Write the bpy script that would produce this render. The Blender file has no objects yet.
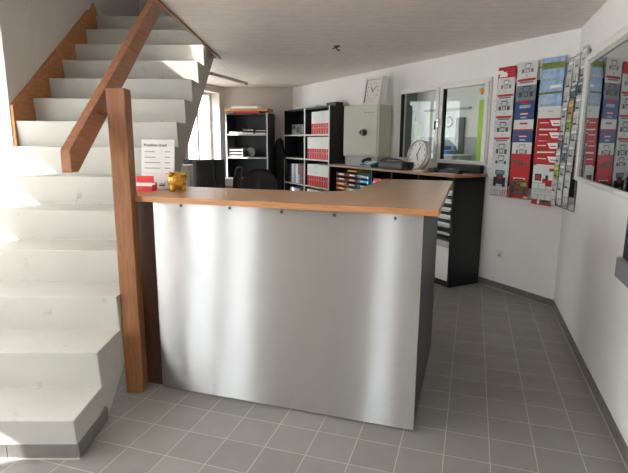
import bpy, bmesh, math, random
from mathutils import Vector, Matrix
random.seed(7)
SC = bpy.context.scene
COL = SC.collection
PI = math.pi

# ------------------------------------------------------------------ measures of the place
H = 2.345                                   # ceiling height
CX, CY = 0.805, 2.501                       # corner of right wall and back wall
ANG = math.radians(44.18)                   # the back wall runs off at this angle
DX, DY = -math.cos(ANG), math.sin(ANG)      # along back wall, leftwards
NX, NY = -math.sin(ANG), -math.cos(ANG)     # out of back wall, into the room
SA = math.radians(18.3)                     # the stairs are turned by this angle
EX, EY = math.cos(SA), math.sin(SA)         # across the stairs, to the right
GX, GY = -math.sin(SA), math.cos(SA)        # up the stairs
S0 = (-1.597, -0.546)
def st(e, r, z=0.0): return Vector((S0[0] + EX*e + GX*r, S0[1] + EY*e + GY*r, z))
def bw(s, off, z=0.0): return Vector((CX + DX*s + NX*off, CY + DY*s + NY*off, z))

# ------------------------------------------------------------------ materials
def lin(c):
    return tuple(((v/255)/12.92 if v/255 <= 0.04045 else ((v/255+0.055)/1.055)**2.4) for v in c)
def newmat(name):
    m = bpy.data.materials.new(name); m.use_nodes = True
    nt = m.node_tree; b = nt.nodes['Principled BSDF']
    return m, nt, b
def col(c): return (*lin(c), 1)
def mat(name, c, rough=0.55, metal=0.0, var=0.06, scale=14.0, bump=0.0, stretch=None):
    m, nt, b = newmat(name)
    tc = nt.nodes.new('ShaderNodeTexCoord'); n = nt.nodes.new('ShaderNodeTexNoise')
    n.inputs['Scale'].default_value = scale; n.inputs['Detail'].default_value = 5
    if stretch:
        mp = nt.nodes.new('ShaderNodeMapping'); mp.inputs['Scale'].default_value = stretch
        nt.links.new(tc.outputs['Object'], mp.inputs['Vector']); nt.links.new(mp.outputs['Vector'], n.inputs['Vector'])
    else: nt.links.new(tc.outputs['Object'], n.inputs['Vector'])
    r = nt.nodes.new('ShaderNodeValToRGB')
    l = lin(c)
    r.color_ramp.elements[0].position = 0.3; r.color_ramp.elements[1].position = 0.7
    r.color_ramp.elements[0].color = (*[max(0, v*(1-var)) for v in l], 1)
    r.color_ramp.elements[1].color = (*[min(1, v*(1+var)) for v in l], 1)
    nt.links.new(n.outputs['Fac'], r.inputs['Fac']); nt.links.new(r.outputs['Color'], b.inputs['Base Color'])
    b.inputs['Roughness'].default_value = rough; b.inputs['Metallic'].default_value = metal
    if bump:
        bp = nt.nodes.new('ShaderNodeBump'); bp.inputs['Strength'].default_value = bump; bp.inputs['Distance'].default_value = 0.003
        nt.links.new(n.outputs['Fac'], bp.inputs['Height']); nt.links.new(bp.outputs['Normal'], b.inputs['Normal'])
    return m
def wood(name, c1, c2, stretch, rough=0.45, scale=6.0):
    m, nt, b = newmat(name)
    tc = nt.nodes.new('ShaderNodeTexCoord'); mp = nt.nodes.new('ShaderNodeMapping')
    mp.inputs['Scale'].default_value = stretch
    nt.links.new(tc.outputs['Object'], mp.inputs['Vector'])
    n = nt.nodes.new('ShaderNodeTexNoise'); n.inputs['Scale'].default_value = scale; n.inputs['Detail'].default_value = 8
    n.inputs['Roughness'].default_value = 0.65; n.inputs['Distortion'].default_value = 0.6
    nt.links.new(mp.outputs['Vector'], n.inputs['Vector'])
    r = nt.nodes.new('ShaderNodeValToRGB')
    r.color_ramp.elements[0].position = 0.32; r.color_ramp.elements[1].position = 0.68
    r.color_ramp.elements[0].color = col(c1); r.color_ramp.elements[1].color = col(c2)
    nt.links.new(n.outputs['Fac'], r.inputs['Fac']); nt.links.new(r.outputs['Color'], b.inputs['Base Color'])
    b.inputs['Roughness'].default_value = rough
    bp = nt.nodes.new('ShaderNodeBump'); bp.inputs['Strength'].default_value = 0.08; bp.inputs['Distance'].default_value = 0.002
    nt.links.new(n.outputs['Fac'], bp.inputs['Height']); nt.links.new(bp.outputs['Normal'], b.inputs['Normal'])
    return m
def grid_mat(name, c, cm, bw_, rh, mortar, rough, var=0.12, off=(0, 0)):
    """tiles or boards with joints: brick texture without offset, in object coordinates"""
    m, nt, b = newmat(name)
    tc = nt.nodes.new('ShaderNodeTexCoord'); mp = nt.nodes.new('ShaderNodeMapping')
    mp.inputs['Location'].default_value = (off[0], off[1], 0)
    nt.links.new(tc.outputs['Object'], mp.inputs['Vector'])
    br = nt.nodes.new('ShaderNodeTexBrick'); br.offset = 0; br.squash = 1
    br.inputs['Scale'].default_value = 1; br.inputs['Brick Width'].default_value = bw_; br.inputs['Row Height'].default_value = rh
    br.inputs['Mortar Size'].default_value = mortar; br.inputs['Mortar Smooth'].default_value = 0.15
    l = lin(c)
    br.inputs['Color1'].default_value = (*[v*(1-var) for v in l], 1); br.inputs['Color2'].default_value = (*[v*(1+var) for v in l], 1)
    br.inputs['Mortar'].default_value = col(cm)
    nt.links.new(mp.outputs['Vector'], br.inputs['Vector'])
    n = nt.nodes.new('ShaderNodeTexNoise'); n.inputs['Scale'].default_value = 9; n.inputs['Detail'].default_value = 6
    nt.links.new(tc.outputs['Object'], n.inputs['Vector'])
    mr = nt.nodes.new('ShaderNodeMapRange'); mr.inputs['To Min'].default_value = 0.86; mr.inputs['To Max'].default_value = 1.14
    nt.links.new(n.outputs['Fac'], mr.inputs['Value'])
    mx = nt.nodes.new('ShaderNodeMix'); mx.data_type = 'RGBA'; mx.blend_type = 'MULTIPLY'; mx.inputs['Factor'].default_value = 1
    nt.links.new(br.outputs['Color'], mx.inputs['A']); nt.links.new(mr.outputs['Result'], mx.inputs['B'])
    nt.links.new(mx.outputs['Result'], b.inputs['Base Color'])
    b.inputs['Roughness'].default_value = rough
    bp = nt.nodes.new('ShaderNodeBump'); bp.inputs['Strength'].default_value = 0.35; bp.inputs['Distance'].default_value = 0.002; bp.invert = True
    nt.links.new(br.outputs['Fac'], bp.inputs['Height']); nt.links.new(bp.outputs['Normal'], b.inputs['Normal'])
    return m
def pane_mat(name, refl=0.08, tint=(1, 1, 1), fres=0.0):
    m = bpy.data.materials.new(name); m.use_nodes = True; nt = m.node_tree; nt.nodes.clear()
    o = nt.nodes.new('ShaderNodeOutputMaterial'); t = nt.nodes.new('ShaderNodeBsdfTransparent'); g = nt.nodes.new('ShaderNodeBsdfGlossy')
    t.inputs['Color'].default_value = (*tint, 1); g.inputs['Roughness'].default_value = 0.0
    mx = nt.nodes.new('ShaderNodeMixShader')
    lw = nt.nodes.new('ShaderNodeLayerWeight'); lw.inputs['Blend'].default_value = 0.5
    pw = nt.nodes.new('ShaderNodeMath'); pw.operation = 'POWER'; pw.inputs[1].default_value = 5
    mr = nt.nodes.new('ShaderNodeMath'); mr.operation = 'MULTIPLY_ADD'; mr.use_clamp = True
    mr.inputs[1].default_value = 1 - refl; mr.inputs[2].default_value = refl
    nt.links.new(lw.outputs['Facing'], pw.inputs[0]); nt.links.new(pw.outputs[0], mr.inputs[0])
    nt.links.new(mr.outputs[0], mx.inputs['Fac']); nt.links.new(t.outputs[0], mx.inputs[1]); nt.links.new(g.outputs[0], mx.inputs[2])
    nt.links.new(mx.outputs[0], o.inputs['Surface'])
    return m
def emit_mat(name, c, s):
    m, nt, b = newmat(name)
    b.inputs['Base Color'].default_value = (*c, 1); b.inputs['Emission Color'].default_value = (*c, 1); b.inputs['Emission Strength'].default_value = s
    return m
M = {}
M['wall'] = mat('wall_paint', (236, 235, 233), 0.7, var=0.02, scale=3)
M['wall2'] = mat('warm_wall_paint', (212, 203, 196), 0.7, var=0.02, scale=3)
M['ceil'] = grid_mat('ceiling_boards', (230, 219, 212), (204, 194, 187), 60, 0.155, 0.004, 0.5, var=0.02)
M['floor'] = grid_mat('floor_tiles', (136, 133, 130), (182, 176, 166), 0.205, 0.205, 0.0022, 0.42, var=0.07)
M['skirt'] = mat('skirting_tile', (112, 109, 105), 0.4, var=0.1)
M['grout'] = mat('grout', (180, 174, 165), 0.8)
M['stair'] = mat('stair_paint', (178, 176, 168), 0.5, var=0.05, scale=4, bump=0.05)
def stains(m, c, scale, thr):
    nt = m.node_tree; b = nt.nodes['Principled BSDF']; src = b.inputs['Base Color'].links[0].from_socket
    tc = nt.nodes.new('ShaderNodeTexCoord'); n = nt.nodes.new('ShaderNodeTexNoise'); n.inputs['Scale'].default_value = scale; n.inputs['Detail'].default_value = 3
    nt.links.new(tc.outputs['Object'], n.inputs['Vector'])
    mr = nt.nodes.new('ShaderNodeMapRange'); mr.inputs['From Min'].default_value = thr; mr.inputs['From Max'].default_value = thr + 0.12; mr.inputs['To Max'].default_value = 0.6
    nt.links.new(n.outputs['Fac'], mr.inputs['Value'])
    mx = nt.nodes.new('ShaderNodeMix'); mx.data_type = 'RGBA'; mx.inputs['B'].default_value = col(c)
    nt.links.new(mr.outputs['Result'], mx.inputs['Factor']); nt.links.new(src, mx.inputs['A']); nt.links.new(mx.outputs['Result'], b.inputs['Base Color'])
stains(M['stair'], (132, 128, 116), 13, 0.66)
M['white'] = mat('white_lacquer', (226, 225, 220), 0.35, var=0.02)
M['grey'] = mat('mid_grey_plastic', (120, 122, 124), 0.5)
M['lgrey'] = mat('light_grey_plastic', (186, 186, 182), 0.5)
M['dgrey'] = mat('dark_grey_plastic', (62, 63, 66), 0.5)
M['black'] = mat('black_plastic', (20, 20, 22), 0.45)
M['blackwood'] = mat('black_board', (24, 24, 26), 0.5, var=0.15)
M['slate'] = mat('anthracite_board', (46, 54, 60), 0.4)
M['steelbits'] = mat('chrome_steel', (200, 200, 200), 0.22, metal=1.0)
M['post'] = wood('oiled_spruce', (118, 73, 42), (152, 102, 62), (9, 9, 0.9))
M['rail'] = wood('oiled_rail_wood', (132, 86, 58), (168, 116, 84), (9, 1.0, 9))
M['stringer'] = wood('orange_pine', (156, 96, 48), (190, 128, 74), (6, 1.2, 6))
M['top'] = wood('beech_worktop', (164, 124, 92), (188, 150, 116), (0.9, 9, 9), rough=0.36)
M['cabtop'] = wood('oak_worktop', (150, 108, 72), (178, 136, 98), (0.9, 9, 9), rough=0.4)
M['edge'] = wood('orange_edge', (160, 104, 58), (188, 134, 84), (0.9, 9, 9))
M['darkwood'] = wood('dark_end_board', (52, 33, 23), (78, 50, 34), (9, 9, 0.9))
M['cardboard'] = mat('cardboard', (184, 146, 104), 0.8)
M['red'] = mat('red_card', (200, 20, 20), 0.5)
M['red2'] = mat('red_print', (186, 20, 28), 0.4)
M['sheet'] = mat('price_sheet', (206, 204, 201), 0.7, var=0.02)
M['paper'] = mat('white_paper', (236, 236, 232), 0.7, var=0.02)
M['pwhite'] = mat('white_print', (208, 210, 207), 0.45, var=0.03)
M['pgrey'] = mat('grey_print', (186, 190, 192), 0.45)
M['pdark'] = mat('dark_print', (52, 56, 58), 0.45)
M['pblue'] = mat('blue_print', (44, 72, 128), 0.4)
M['psky'] = mat('sky_print', (150, 180, 212), 0.4, var=0.3, scale=22)
M['pgreen'] = mat('meadow_print', (112, 124, 48), 0.4, var=0.35, scale=40)
M['pphoto'] = mat('photo_print', (94, 82, 62), 0.4, var=0.7, scale=60)
M['plime'] = mat('lime_print', (150, 186, 60), 0.4)
M['porange'] = mat('orange_print', (206, 150, 84), 0.4)
M['pslate'] = mat('slate_print', (108, 120, 132), 0.4, var=0.25, scale=30)
M['gold'] = mat('gold_ceramic', (204, 150, 46), 0.22, metal=0.35, var=0.08)
M['pink'] = mat('pink_paint', (224, 120, 130), 0.4)
M['safe'] = mat('grey_green_enamel', (206, 210, 194), 0.35, var=0.02)
M['teal'] = mat('teal_plastic', (36, 96, 110), 0.45)
M['tblue'] = mat('blue_plastic', (40, 140, 186), 0.45)
M['torange'] = mat('orange_plastic', (224, 116, 30), 0.45)
M['tbrown'] = mat('rust_plastic', (120, 46, 28), 0.45)
M['tyellow'] = mat('ochre_card', (196, 164, 56), 0.6)
M['tmint'] = mat('mint_plastic', (120, 176, 180), 0.45)
M['tpink'] = mat('pink_plastic', (222, 92, 120), 0.45)
M['fabric'] = mat('black_fabric', (30, 30, 33), 0.6, var=0.2, scale=80, bump=0.1)
M['lime'] = mat('lime_green_paint', (160, 190, 70), 0.5)
M['limec'] = mat('lime_curtain', (170, 205, 90), 0.8)
M['blue'] = mat('blue_box', (60, 110, 170), 0.5)
M['panelgrey'] = mat('grey_panel', (92, 96, 98), 0.6)
M['ltgrey'] = mat('pale_grey_paint', (168, 172, 174), 0.7)
M['pane'] = pane_mat('window_glass', 0.05)
M['pane2'] = pane_mat('inner_window_glass', 0.05, (0.9, 0.94, 0.92))
fm_, fnt_, fb_ = newmat('frosted_glass'); fnt_.nodes.remove(fb_)
_o = fnt_.nodes['Material Output']; _t = fnt_.nodes.new('ShaderNodeBsdfTranslucent'); _d = fnt_.nodes.new('ShaderNodeBsdfDiffuse'); _m = fnt_.nodes.new('ShaderNodeMixShader'); _m.inputs[0].default_value = 0.12; _t.inputs['Color'].default_value = (0.93, 0.94, 0.95, 1)
fnt_.links.new(_t.outputs[0], _m.inputs[1]); fnt_.links.new(_d.outputs[0], _m.inputs[2]); fnt_.links.new(_m.outputs[0], _o.inputs['Surface']); M['frosted'] = fm_
M['frosted2'] = fm_.copy(); M['frosted2'].name = 'frosted_door_glass'
for _n in M['frosted2'].node_tree.nodes:
    if _n.type == 'BSDF_TRANSLUCENT': _n.inputs['Color'].default_value = (0.80, 0.81, 0.83, 1)
M['clockface'] = mat('clock_face', (226, 224, 218), 0.4, var=0.01)
M['concrete'] = mat('outdoor_paving', (196, 194, 188), 0.9)
M['lamp'] = emit_mat('lit_lamp_cover', (1.0, 0.97, 0.92), 14.0)
# tinted reflecting pane of the picture-sized glass on the right wall
def dark_glass():
    m, nt, b = newmat('dark_reflecting_glass')
    b.inputs['Base Color'].default_value = (0.30, 0.32, 0.32, 1); b.inputs['Metallic'].default_value = 1.0; b.inputs['Roughness'].default_value = 0.012
    return m
M['mirror'] = dark_glass()
def steel():
    m, nt, b = newmat('brushed_steel')
    tc = nt.nodes.new('ShaderNodeTexCoord'); mp = nt.nodes.new('ShaderNodeMapping'); mp.inputs['Scale'].default_value = (220, 220, 1.0)
    n = nt.nodes.new('ShaderNodeTexNoise'); n.inputs['Scale'].default_value = 1.0; n.inputs['Detail'].default_value = 3
    nt.links.new(tc.outputs['Object'], mp.inputs['Vector']); nt.links.new(mp.outputs['Vector'], n.inputs['Vector'])
    r = nt.nodes.new('ShaderNodeMapRange'); r.inputs['To Min'].default_value = 0.19; r.inputs['To Max'].default_value = 0.22
    nt.links.new(n.outputs['Fac'], r.inputs['Value']); nt.links.new(r.outputs['Result'], b.inputs['Roughness'])
    b.inputs['Base Color'].default_value = (0.55, 0.555, 0.56, 1); b.inputs['Metallic'].default_value = 1.0
    b.inputs['Anisotropic'].default_value = 1.0
    cx = nt.nodes.new('ShaderNodeCombineXYZ'); cx.inputs[2].default_value = 1.0
    nt.links.new(cx.outputs[0], b.inputs['Tangent'])
    # fine horizontal brushing: every groove tips the surface a little up or down
    mp2 = nt.nodes.new('ShaderNodeMapping'); mp2.inputs['Scale'].default_value = (700, 700, 30000)
    n2 = nt.nodes.new('ShaderNodeTexNoise'); n2.inputs['Scale'].default_value = 1.0; n2.inputs['Detail'].default_value = 2
    nt.links.new(tc.outputs['Object'], mp2.inputs['Vector']); nt.links.new(mp2.outputs['Vector'], n2.inputs['Vector'])
    mr2 = nt.nodes.new('ShaderNodeMapRange'); mr2.inputs['From Min'].default_value = 0.33; mr2.inputs['From Max'].default_value = 0.67; mr2.inputs['To Min'].default_value = -1.1; mr2.inputs['To Max'].default_value = 1.1
    nt.links.new(n2.outputs['Fac'], mr2.inputs['Value'])
    cz = nt.nodes.new('ShaderNodeCombineXYZ'); nt.links.new(mr2.outputs['Result'], cz.inputs[2])
    ge = nt.nodes.new('ShaderNodeNewGeometry'); ad = nt.nodes.new('ShaderNodeVectorMath'); ad.operation = 'ADD'
    nm = nt.nodes.new('ShaderNodeVectorMath'); nm.operation = 'NORMALIZE'
    nt.links.new(ge.outputs['Normal'], ad.inputs[0]); nt.links.new(cz.outputs[0], ad.inputs[1]); nt.links.new(ad.outputs[0], nm.inputs[0]); nt.links.new(nm.outputs[0], b.inputs['Normal'])
    return m
M['steel'] = steel()

# ------------------------------------------------------------------ mesh helpers
class MB:
    def __init__(s): s.b = bmesh.new(); s.mats = []
    def mi(s, m):
        if m not in s.mats: s.mats.append(m)
        return s.mats.index(m)
    def _tag(s, faces, m, smooth=False):
        i = s.mi(m)
        for f in faces: f.material_index = i; f.smooth = smooth
    def box(s, x0, x1, y0, y1, z0, z1, m, rot=None, bev=0.0):
        vs = [s.b.verts.new((x, y, z)) for x in (x0, x1) for y in (y0, y1) for z in (z0, z1)]
        q = [(0,1,3,2),(4,6,7,5),(0,4,5,1),(2,3,7,6),(0,2,6,4),(1,5,7,3)]
        fs = [s.b.faces.new([vs[i] for i in f]) for f in q]
        s._tag(fs, m)
        if bev:
            es = list({e for f in fs for e in f.edges})
            r = bmesh.ops.bevel(s.b, geom=es, offset=bev, segments=2, affect='EDGES', profile=0.5)
            s._tag(r['faces'], m, False)
            vs = list({v for f in r['faces'] for v in f.verts} | {v for v in vs if v.is_valid})
        if rot is not None:
            for v in vs: v.co = rot @ v.co
        return vs
    def prism(s, poly, h0, h1, m, f):
        """poly of 2D points, f(a, b, h) -> 3D; extruded from h0 to h1"""
        A = [s.b.verts.new(f(a, b, h0)) for a, b in poly]; B = [s.b.verts.new(f(a, b, h1)) for a, b in poly]
        n = len(poly); fs = [s.b.faces.new(A[::-1]), s.b.faces.new(B)]
        for i in range(n): fs.append(s.b.faces.new([A[i], A[(i+1) % n], B[(i+1) % n], B[i]]))
        s._tag(fs, m); return A + B
    def cyl(s, p0, p1, r, m, seg=20, r1=None, smooth=True):
        p0, p1 = Vector(p0), Vector(p1); d = p1 - p0; L = d.length
        mt = Matrix.Translation((p0+p1)/2) @ d.to_track_quat('Z', 'Y').to_matrix().to_4x4()
        g = bmesh.ops.create_cone(s.b, cap_ends=True, segments=seg, radius1=r, radius2=r if r1 is None else r1, depth=L, matrix=mt)
        fs = {f for v in g['verts'] for f in v.link_faces}
        s._tag(fs, m)
        for f in fs: f.smooth = smooth and len(f.verts) == 4
        return g['verts']
    def ball(s, c, r, m, u=20, v=14):
        if not hasattr(r, '__len__'): r = (r, r, r)
        g = bmesh.ops.create_uvsphere(s.b, u_segments=u, v_segments=v, radius=1, matrix=Matrix.Translation(c) @ Matrix.Diagonal((*r, 1)))
        s._tag({f for w in g['verts'] for f in w.link_faces}, m, True); return g['verts']
    def tube(s, pts, r, m, seg=8, flat=1.0):
        pts = [Vector(p) for p in pts]; rings = []
        for i, p in enumerate(pts):
            d = (pts[min(i+1, len(pts)-1)] - pts[max(i-1, 0)]).normalized()
            q = d.to_track_quat('Z', 'Y')
            rings.append([s.b.verts.new(p + q @ Vector((r*math.cos(2*PI*k/seg), r*flat*math.sin(2*PI*k/seg), 0))) for k in range(seg)])
        fs = []
        for a, b_ in zip(rings, rings[1:]):
            for k in range(seg): fs.append(s.b.faces.new([a[k], a[(k+1) % seg], b_[(k+1) % seg], b_[k]]))
        fs += [s.b.faces.new(rings[0][::-1]), s.b.faces.new(rings[-1])]
        s._tag(fs, m, True)
    def quad(s, pts, m):
        f = s.b.faces.new([s.b.verts.new(p) for p in pts]); s._tag([f], m)
    def xf(s, mt, verts=None):
        for v in (verts or s.b.verts): v.co = mt @ v.co
    def build(s, name, parent=None, bevel=0.0):
        bmesh.ops.recalc_face_normals(s.b, faces=s.b.faces[:])
        me = bpy.data.meshes.new(name); s.b.to_mesh(me); s.b.free()
        for m in s.mats: me.materials.append(m)
        o = bpy.data.objects.new(name, me); COL.objects.link(o)
        if parent is not None: o.parent = parent
        if bevel:
            md = o.modifiers.new('bevel', 'BEVEL'); md.width = bevel; md.segments = 2; md.limit_method = 'ANGLE'; md.angle_limit = math.radians(40)
        return o
def tag(o, label, cat, group=None):
    o['label'] = label; o['category'] = cat
    if group: o['group'] = group
    return o
def thing(name, label, cat, loc=(0, 0, 0), rz=0.0, group=None):
    o = bpy.data.objects.new(name, None); COL.objects.link(o); o.location = loc; o.rotation_euler = (0, 0, rz); o.empty_display_size = 0.1
    return tag(o, label, cat, group)
def struct(o):
    o['kind'] = 'structure'; return o
def sroot(name, loc=(0, 0, 0), rz=0.0):
    o = bpy.data.objects.new(name, None); COL.objects.link(o); o.location = loc; o.rotation_euler = (0, 0, rz); return struct(o)
def place(o, loc, rz=0.0):
    o.location = loc; o.rotation_euler = (0, 0, rz); return o
def dup(root, loc, rz, label=None, group=None):
    c = root.copy(); COL.objects.link(c); c.location = loc; c.rotation_euler = (root.rotation_euler[0], root.rotation_euler[1], rz)
    if label: c['label'] = label
    if group: c['group'] = group
    for ch in root.children:
        d = ch.copy(); COL.objects.link(d); d.parent = c
        for gch in ch.children:
            k = gch.copy(); COL.objects.link(k); k.parent = d
    return c
def text_mesh(name, s, size, m, parent, loc, rot, bold=0.0):
    cu = bpy.data.curves.new(name, 'FONT'); cu.body = s; cu.size = size; cu.extrude = 0.0003; cu.offset = bold; cu.align_x = 'LEFT'
    t = bpy.data.objects.new(name, cu); COL.objects.link(t)
    me = bpy.data.meshes.new_from_object(t.evaluated_get(bpy.context.evaluated_depsgraph_get()))
    bpy.data.objects.remove(t); me.materials.clear(); me.materials.append(m)
    o = bpy.data.objects.new(name, me); COL.objects.link(o); o.parent = parent; o.location = loc; o.rotation_euler = rot
    return o

# ------------------------------------------------------------------ the room shell
def wall(name, L, z0, z1, th, holes, m, loc, rz):
    """local x along the wall 0..L, room side at y=0, thickness towards +y; real openings"""
    xs = sorted({0, L} | {v for h in holes for v in h[:2]}); zs = sorted({z0, z1} | {v for h in holes for v in h[2:]})
    solid = lambda i, k: 0 <= i < len(xs)-1 and 0 <= k < len(zs)-1 and not any(h[0] <= (xs[i]+xs[i+1])/2 <= h[1] and h[2] <= (zs[k]+zs[k+1])/2 <= h[3] for h in holes)
    w = MB()
    for i in range(len(xs)-1):
        for k in range(len(zs)-1):
            if not solid(i, k): continue
            a, b, c, d = xs[i], xs[i+1], zs[k], zs[k+1]
            w.quad([(a,0,c),(b,0,c),(b,0,d),(a,0,d)], m); w.quad([(a,th,c),(a,th,d),(b,th,d),(b,th,c)], m)
            if not solid(i-1, k): w.quad([(a,0,c),(a,0,d),(a,th,d),(a,th,c)], m)
            if not solid(i+1, k): w.quad([(b,0,c),(b,th,c),(b,th,d),(b,0,d)], m)
            if not solid(i, k-1): w.quad([(a,0,c),(a,th,c),(b,th,c),(b,0,c)], m)
            if not solid(i, k+1): w.quad([(a,0,d),(b,0,d),(b,th,d),(a,th,d)], m)
    bmesh.ops.remove_doubles(w.b, verts=w.b.verts[:], dist=1e-5)
    o = w.build(name); place(o, loc, rz); return struct(o)

WT = 0.12
LEFT_E = -1.30
pL0 = st(LEFT_E, -3.25); pL1 = st(LEFT_E, 4.27)
room = [(CX, -4.0), (CX, CY), (bw(5.32, 0).x, bw(5.32, 0).y), (-4.17, 5.9), (-4.17, pL1.y), (pL0.x, -4.0)]
f = MB(); f.prism(room, -0.06, 0.0, M['floor'], lambda a, b, h: (a, b, h)); struct(f.build('floor'))
# right wall: local x runs towards the camera (-y), outside is +x
wall('wall_right', CY+4.0, 0, H, WT, [(CY+2.35, CY+3.75, 0.75, 2.15)], M['wall'], (CX, CY, 0), -PI/2)
# back wall: local x to the right along the wall
BWL = 5.32
W1 = (0.872, 2.355, 1.222, 2.060)       # inner window in it (s range, z range)
wall('wall_back', BWL, 0, H, WT, [(BWL-W1[1], BWL-W1[0], W1[2], W1[3])], M['wall'], bw(BWL, 0), -ANG)
fx, fy = -4.17, 5.9; gx2, gy2 = bw(BWL, 0).x, bw(BWL, 0).y
wall('wall_far', math.hypot(gx2-fx, gy2-fy), 0, H, WT, [], M['wall2'], (fx, fy, 0), math.atan2(gy2-fy, gx2-fx))
# left wall behind the desk with the window
LWL = 5.9 - pL1.y
wl = lambda y: y - pL1.y
wall('wall_left', LWL, 0, H, 0.30, [(wl(3.35), wl(4.40), 0.86, 2.235), (wl(4.66), wl(5.70), 0.86, 2.235)], M['wall2'], (-4.17, pL1.y, 0), PI/2)
# wall beside the stairs: windows beside the stairs and upstairs, glazed entrance door
rr = lambda r: r + 3.25
wall('wall_stairs', 7.52, 0, 4.9, 0.30, [(rr(-2.10), rr(-0.80), 0.0, 2.15), (rr(-0.72), rr(1.975), 0.02, 2.285), (rr(1.95), rr(2.56), 2.90, 3.75)], M['wall2'], pL0, SA + PI/2)
wall('wall_entrance', CX - pL0.x, 0, H, WT, [(CX+0.82, CX+1.13, 0.08, 2.2), (CX-0.6, CX-0.1, 1.2, 2.1)], M['wall'], (CX, -4.0, 0), PI)
# ceiling with the stair opening, in the frame of the stairs so that the boards run across them
def clip(poly, a, b, c):
    out = []
    for i, p in enumerate(poly):
        q = poly[(i+1) % len(poly)]; dp = a*p[0]+b*p[1]-c; dq = a*q[0]+b*q[1]-c
        if dp <= 0: out.append(p)
        if dp*dq < 0: t = dp/(dp-dq); out.append((p[0]+t*(q[0]-p[0]), p[1]+t*(q[1]-p[1])))
    return out
loc_room = [((x-S0[0])*EX+(y-S0[1])*EY, (x-S0[0])*GX+(y-S0[1])*GY) for x, y in room]
HE, HR0, HR1 = 0.05, 0.7, 3.79
c = MB()
for pl in (clip(loc_room, -1, 0, -HE), clip(clip(loc_room, 1, 0, HE), 0, 1, HR0), clip(clip(loc_room, 1, 0, HE), 0, -1, -HR1)):
    c.prism(pl, H, 2.765, M['ceil'], lambda a, b, h: (a, b, h))
struct(place(c.build('ceiling'), (*S0, 0), SA))
t = MB(); t.box(HE-0.012, HE+0.012, HR0, HR1, H-0.014, H+0.03, M['post']); struct(place(t.build('trim_1'), (*S0, 0), SA))
t = MB(); t.box(HE-0.01, HE-0.001, HR0, HR1, H+0.03, 2.76, M['wall']); struct(place(t.build('trim_2'), (*S0, 0), SA))
# upstairs
wall('wall_upper_left', 1.05, 2.345, 4.9, 0.1, [], M['wall2'], st(-1.30, 4.26), SA + PI/2)
wall('wall_upper_far', 3.4, 2.765, 4.9, 0.1, [], M['wall'], st(-1.30, 5.3), SA)
wall('wall_upper_right', 6.3, 2.765, 4.9, 0.1, [], M['wall'], st(2.1, 5.3), SA - PI/2)
wall('wall_upper_near', 3.4, 2.765, 4.9, 0.1, [], M['wall'], st(2.1, -1.0), SA + PI)
u = MB(); u.box(-1.6, 2.2, -1.1, 5.4, 4.9, 5.0, M['wall']); struct(place(u.build('ceiling_upper'), (*S0, 0), SA))
u = MB(); u.box(-1.3, 2.2, 3.805, 5.3, 2.72, 2.768, M['stair']); struct(place(u.build('floor_upper'), (*S0, 0), SA))
u = MB(); u.box(-1.30, -1.28, 3.55, 5.3, 2.77, 2.84, M['white']); struct(place(u.build('baseboard_upper'), (*S0, 0), SA))
u = MB(); u.box(-1.30, -1.296, 2.40, 2.425, 1.99, 2.62, M['wall2']); struct(place(u.build('trim_3'), (*S0, 0), SA))
# tile skirting of back and right wall
def tile_skirt(name, L, loc, rz, x0=0.0):
    b = MB(); n = int(L/0.305)+1
    for i in range(n):
        a = x0 + i*0.305; e = min(a+0.3015, x0+L)
        if e > a: b.box(a, e, -0.011, 0, 0.006, 0.066, M['skirt'])
    b.box(x0, x0+L, -0.009, 0, 0, 0.064, M['grout']); b.box(x0, x0+L, -0.017, 0, 0, 0.006, M['grout'])
    return struct(place(b.build(name), loc, rz))
tile_skirt('baseboard_right', CY+4.0-0.012, (CX, CY, 0), -PI/2, 0.012)
tile_skirt('baseboard_back', 0.86, bw(0.87, 0), -ANG)
tile_skirt('baseboard_left', LWL, (-4.17, pL1.y, 0), PI/2)
# seam strips of the wall panelling
b = MB(); b.box(-0.006, 0.006, -0.003, 0, 0.07, H, M['wall']); struct(place(b.build('trim_4'), bw(5.20, 0), -ANG))

# glazing helper: frame, sashes, panes, in the local frame of the wall (x along, y out)
def glazing(root, x0, x1, z0, z1, y, cols, fw=0.055, name='pane', pm=None, fm=None, bars=()):
    fm = fm or M['white']; pm = pm or M['pane']
    b = MB()
    b.box(x0, x0+fw, y-0.03, y+0.03, z0, z1, fm); b.box(x1-fw, x1, y-0.03, y+0.03, z0, z1, fm)
    b.box(x0+fw, x1-fw, y-0.03, y+0.03, z1-fw, z1, fm); b.box(x0+fw, x1-fw, y-0.03, y+0.03, z0, z0+fw, fm)
    xs = [x0+fw] + list(cols) + [x1-fw]
    for cc in cols: b.box(cc-fw*0.6, cc+fw*0.6, y-0.03, y+0.03, z0+fw, z1-fw, fm)
    for zz in bars: b.box(x0+fw, x1-fw, y-0.03, y+0.03, zz-fw*0.5, zz+fw*0.5, fm)
    b.build('frame', root, 0.004)
    for i in range(len(xs)-1):
        p = MB(); p.box(xs[i]+(fw*0.6 if i else 0), xs[i+1]-(fw*0.6 if i < len(cols) else 0), y-0.002, y+0.002, z0+fw, z1-fw, pm); p.build(name, root)
wr = sroot('window_2', (-4.17, pL1.y, 0), PI/2); glazing(wr, wl(4.66), wl(5.70), 0.86, 2.235, 0.20, [wl(5.26)], 0.05)
wr = sroot('window_3', pL0, SA+PI/2); glazing(wr, rr(-0.72), rr(1.975), 0.02, 2.285, 0.25, [rr(1.62)], 0.05)
for o_ in list(wr.children)[-1:]: o_.data.materials[0] = M['frosted']  # frosted end pane added to hold direct sun off the steps beyond
wr = sroot('door_1', pL0, SA+PI/2); glazing(wr, rr(-2.10), rr(-0.80), 0.0, 2.15, 0.2, [rr(-1.445)], 0.085, pm=M['frosted2'])
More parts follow.
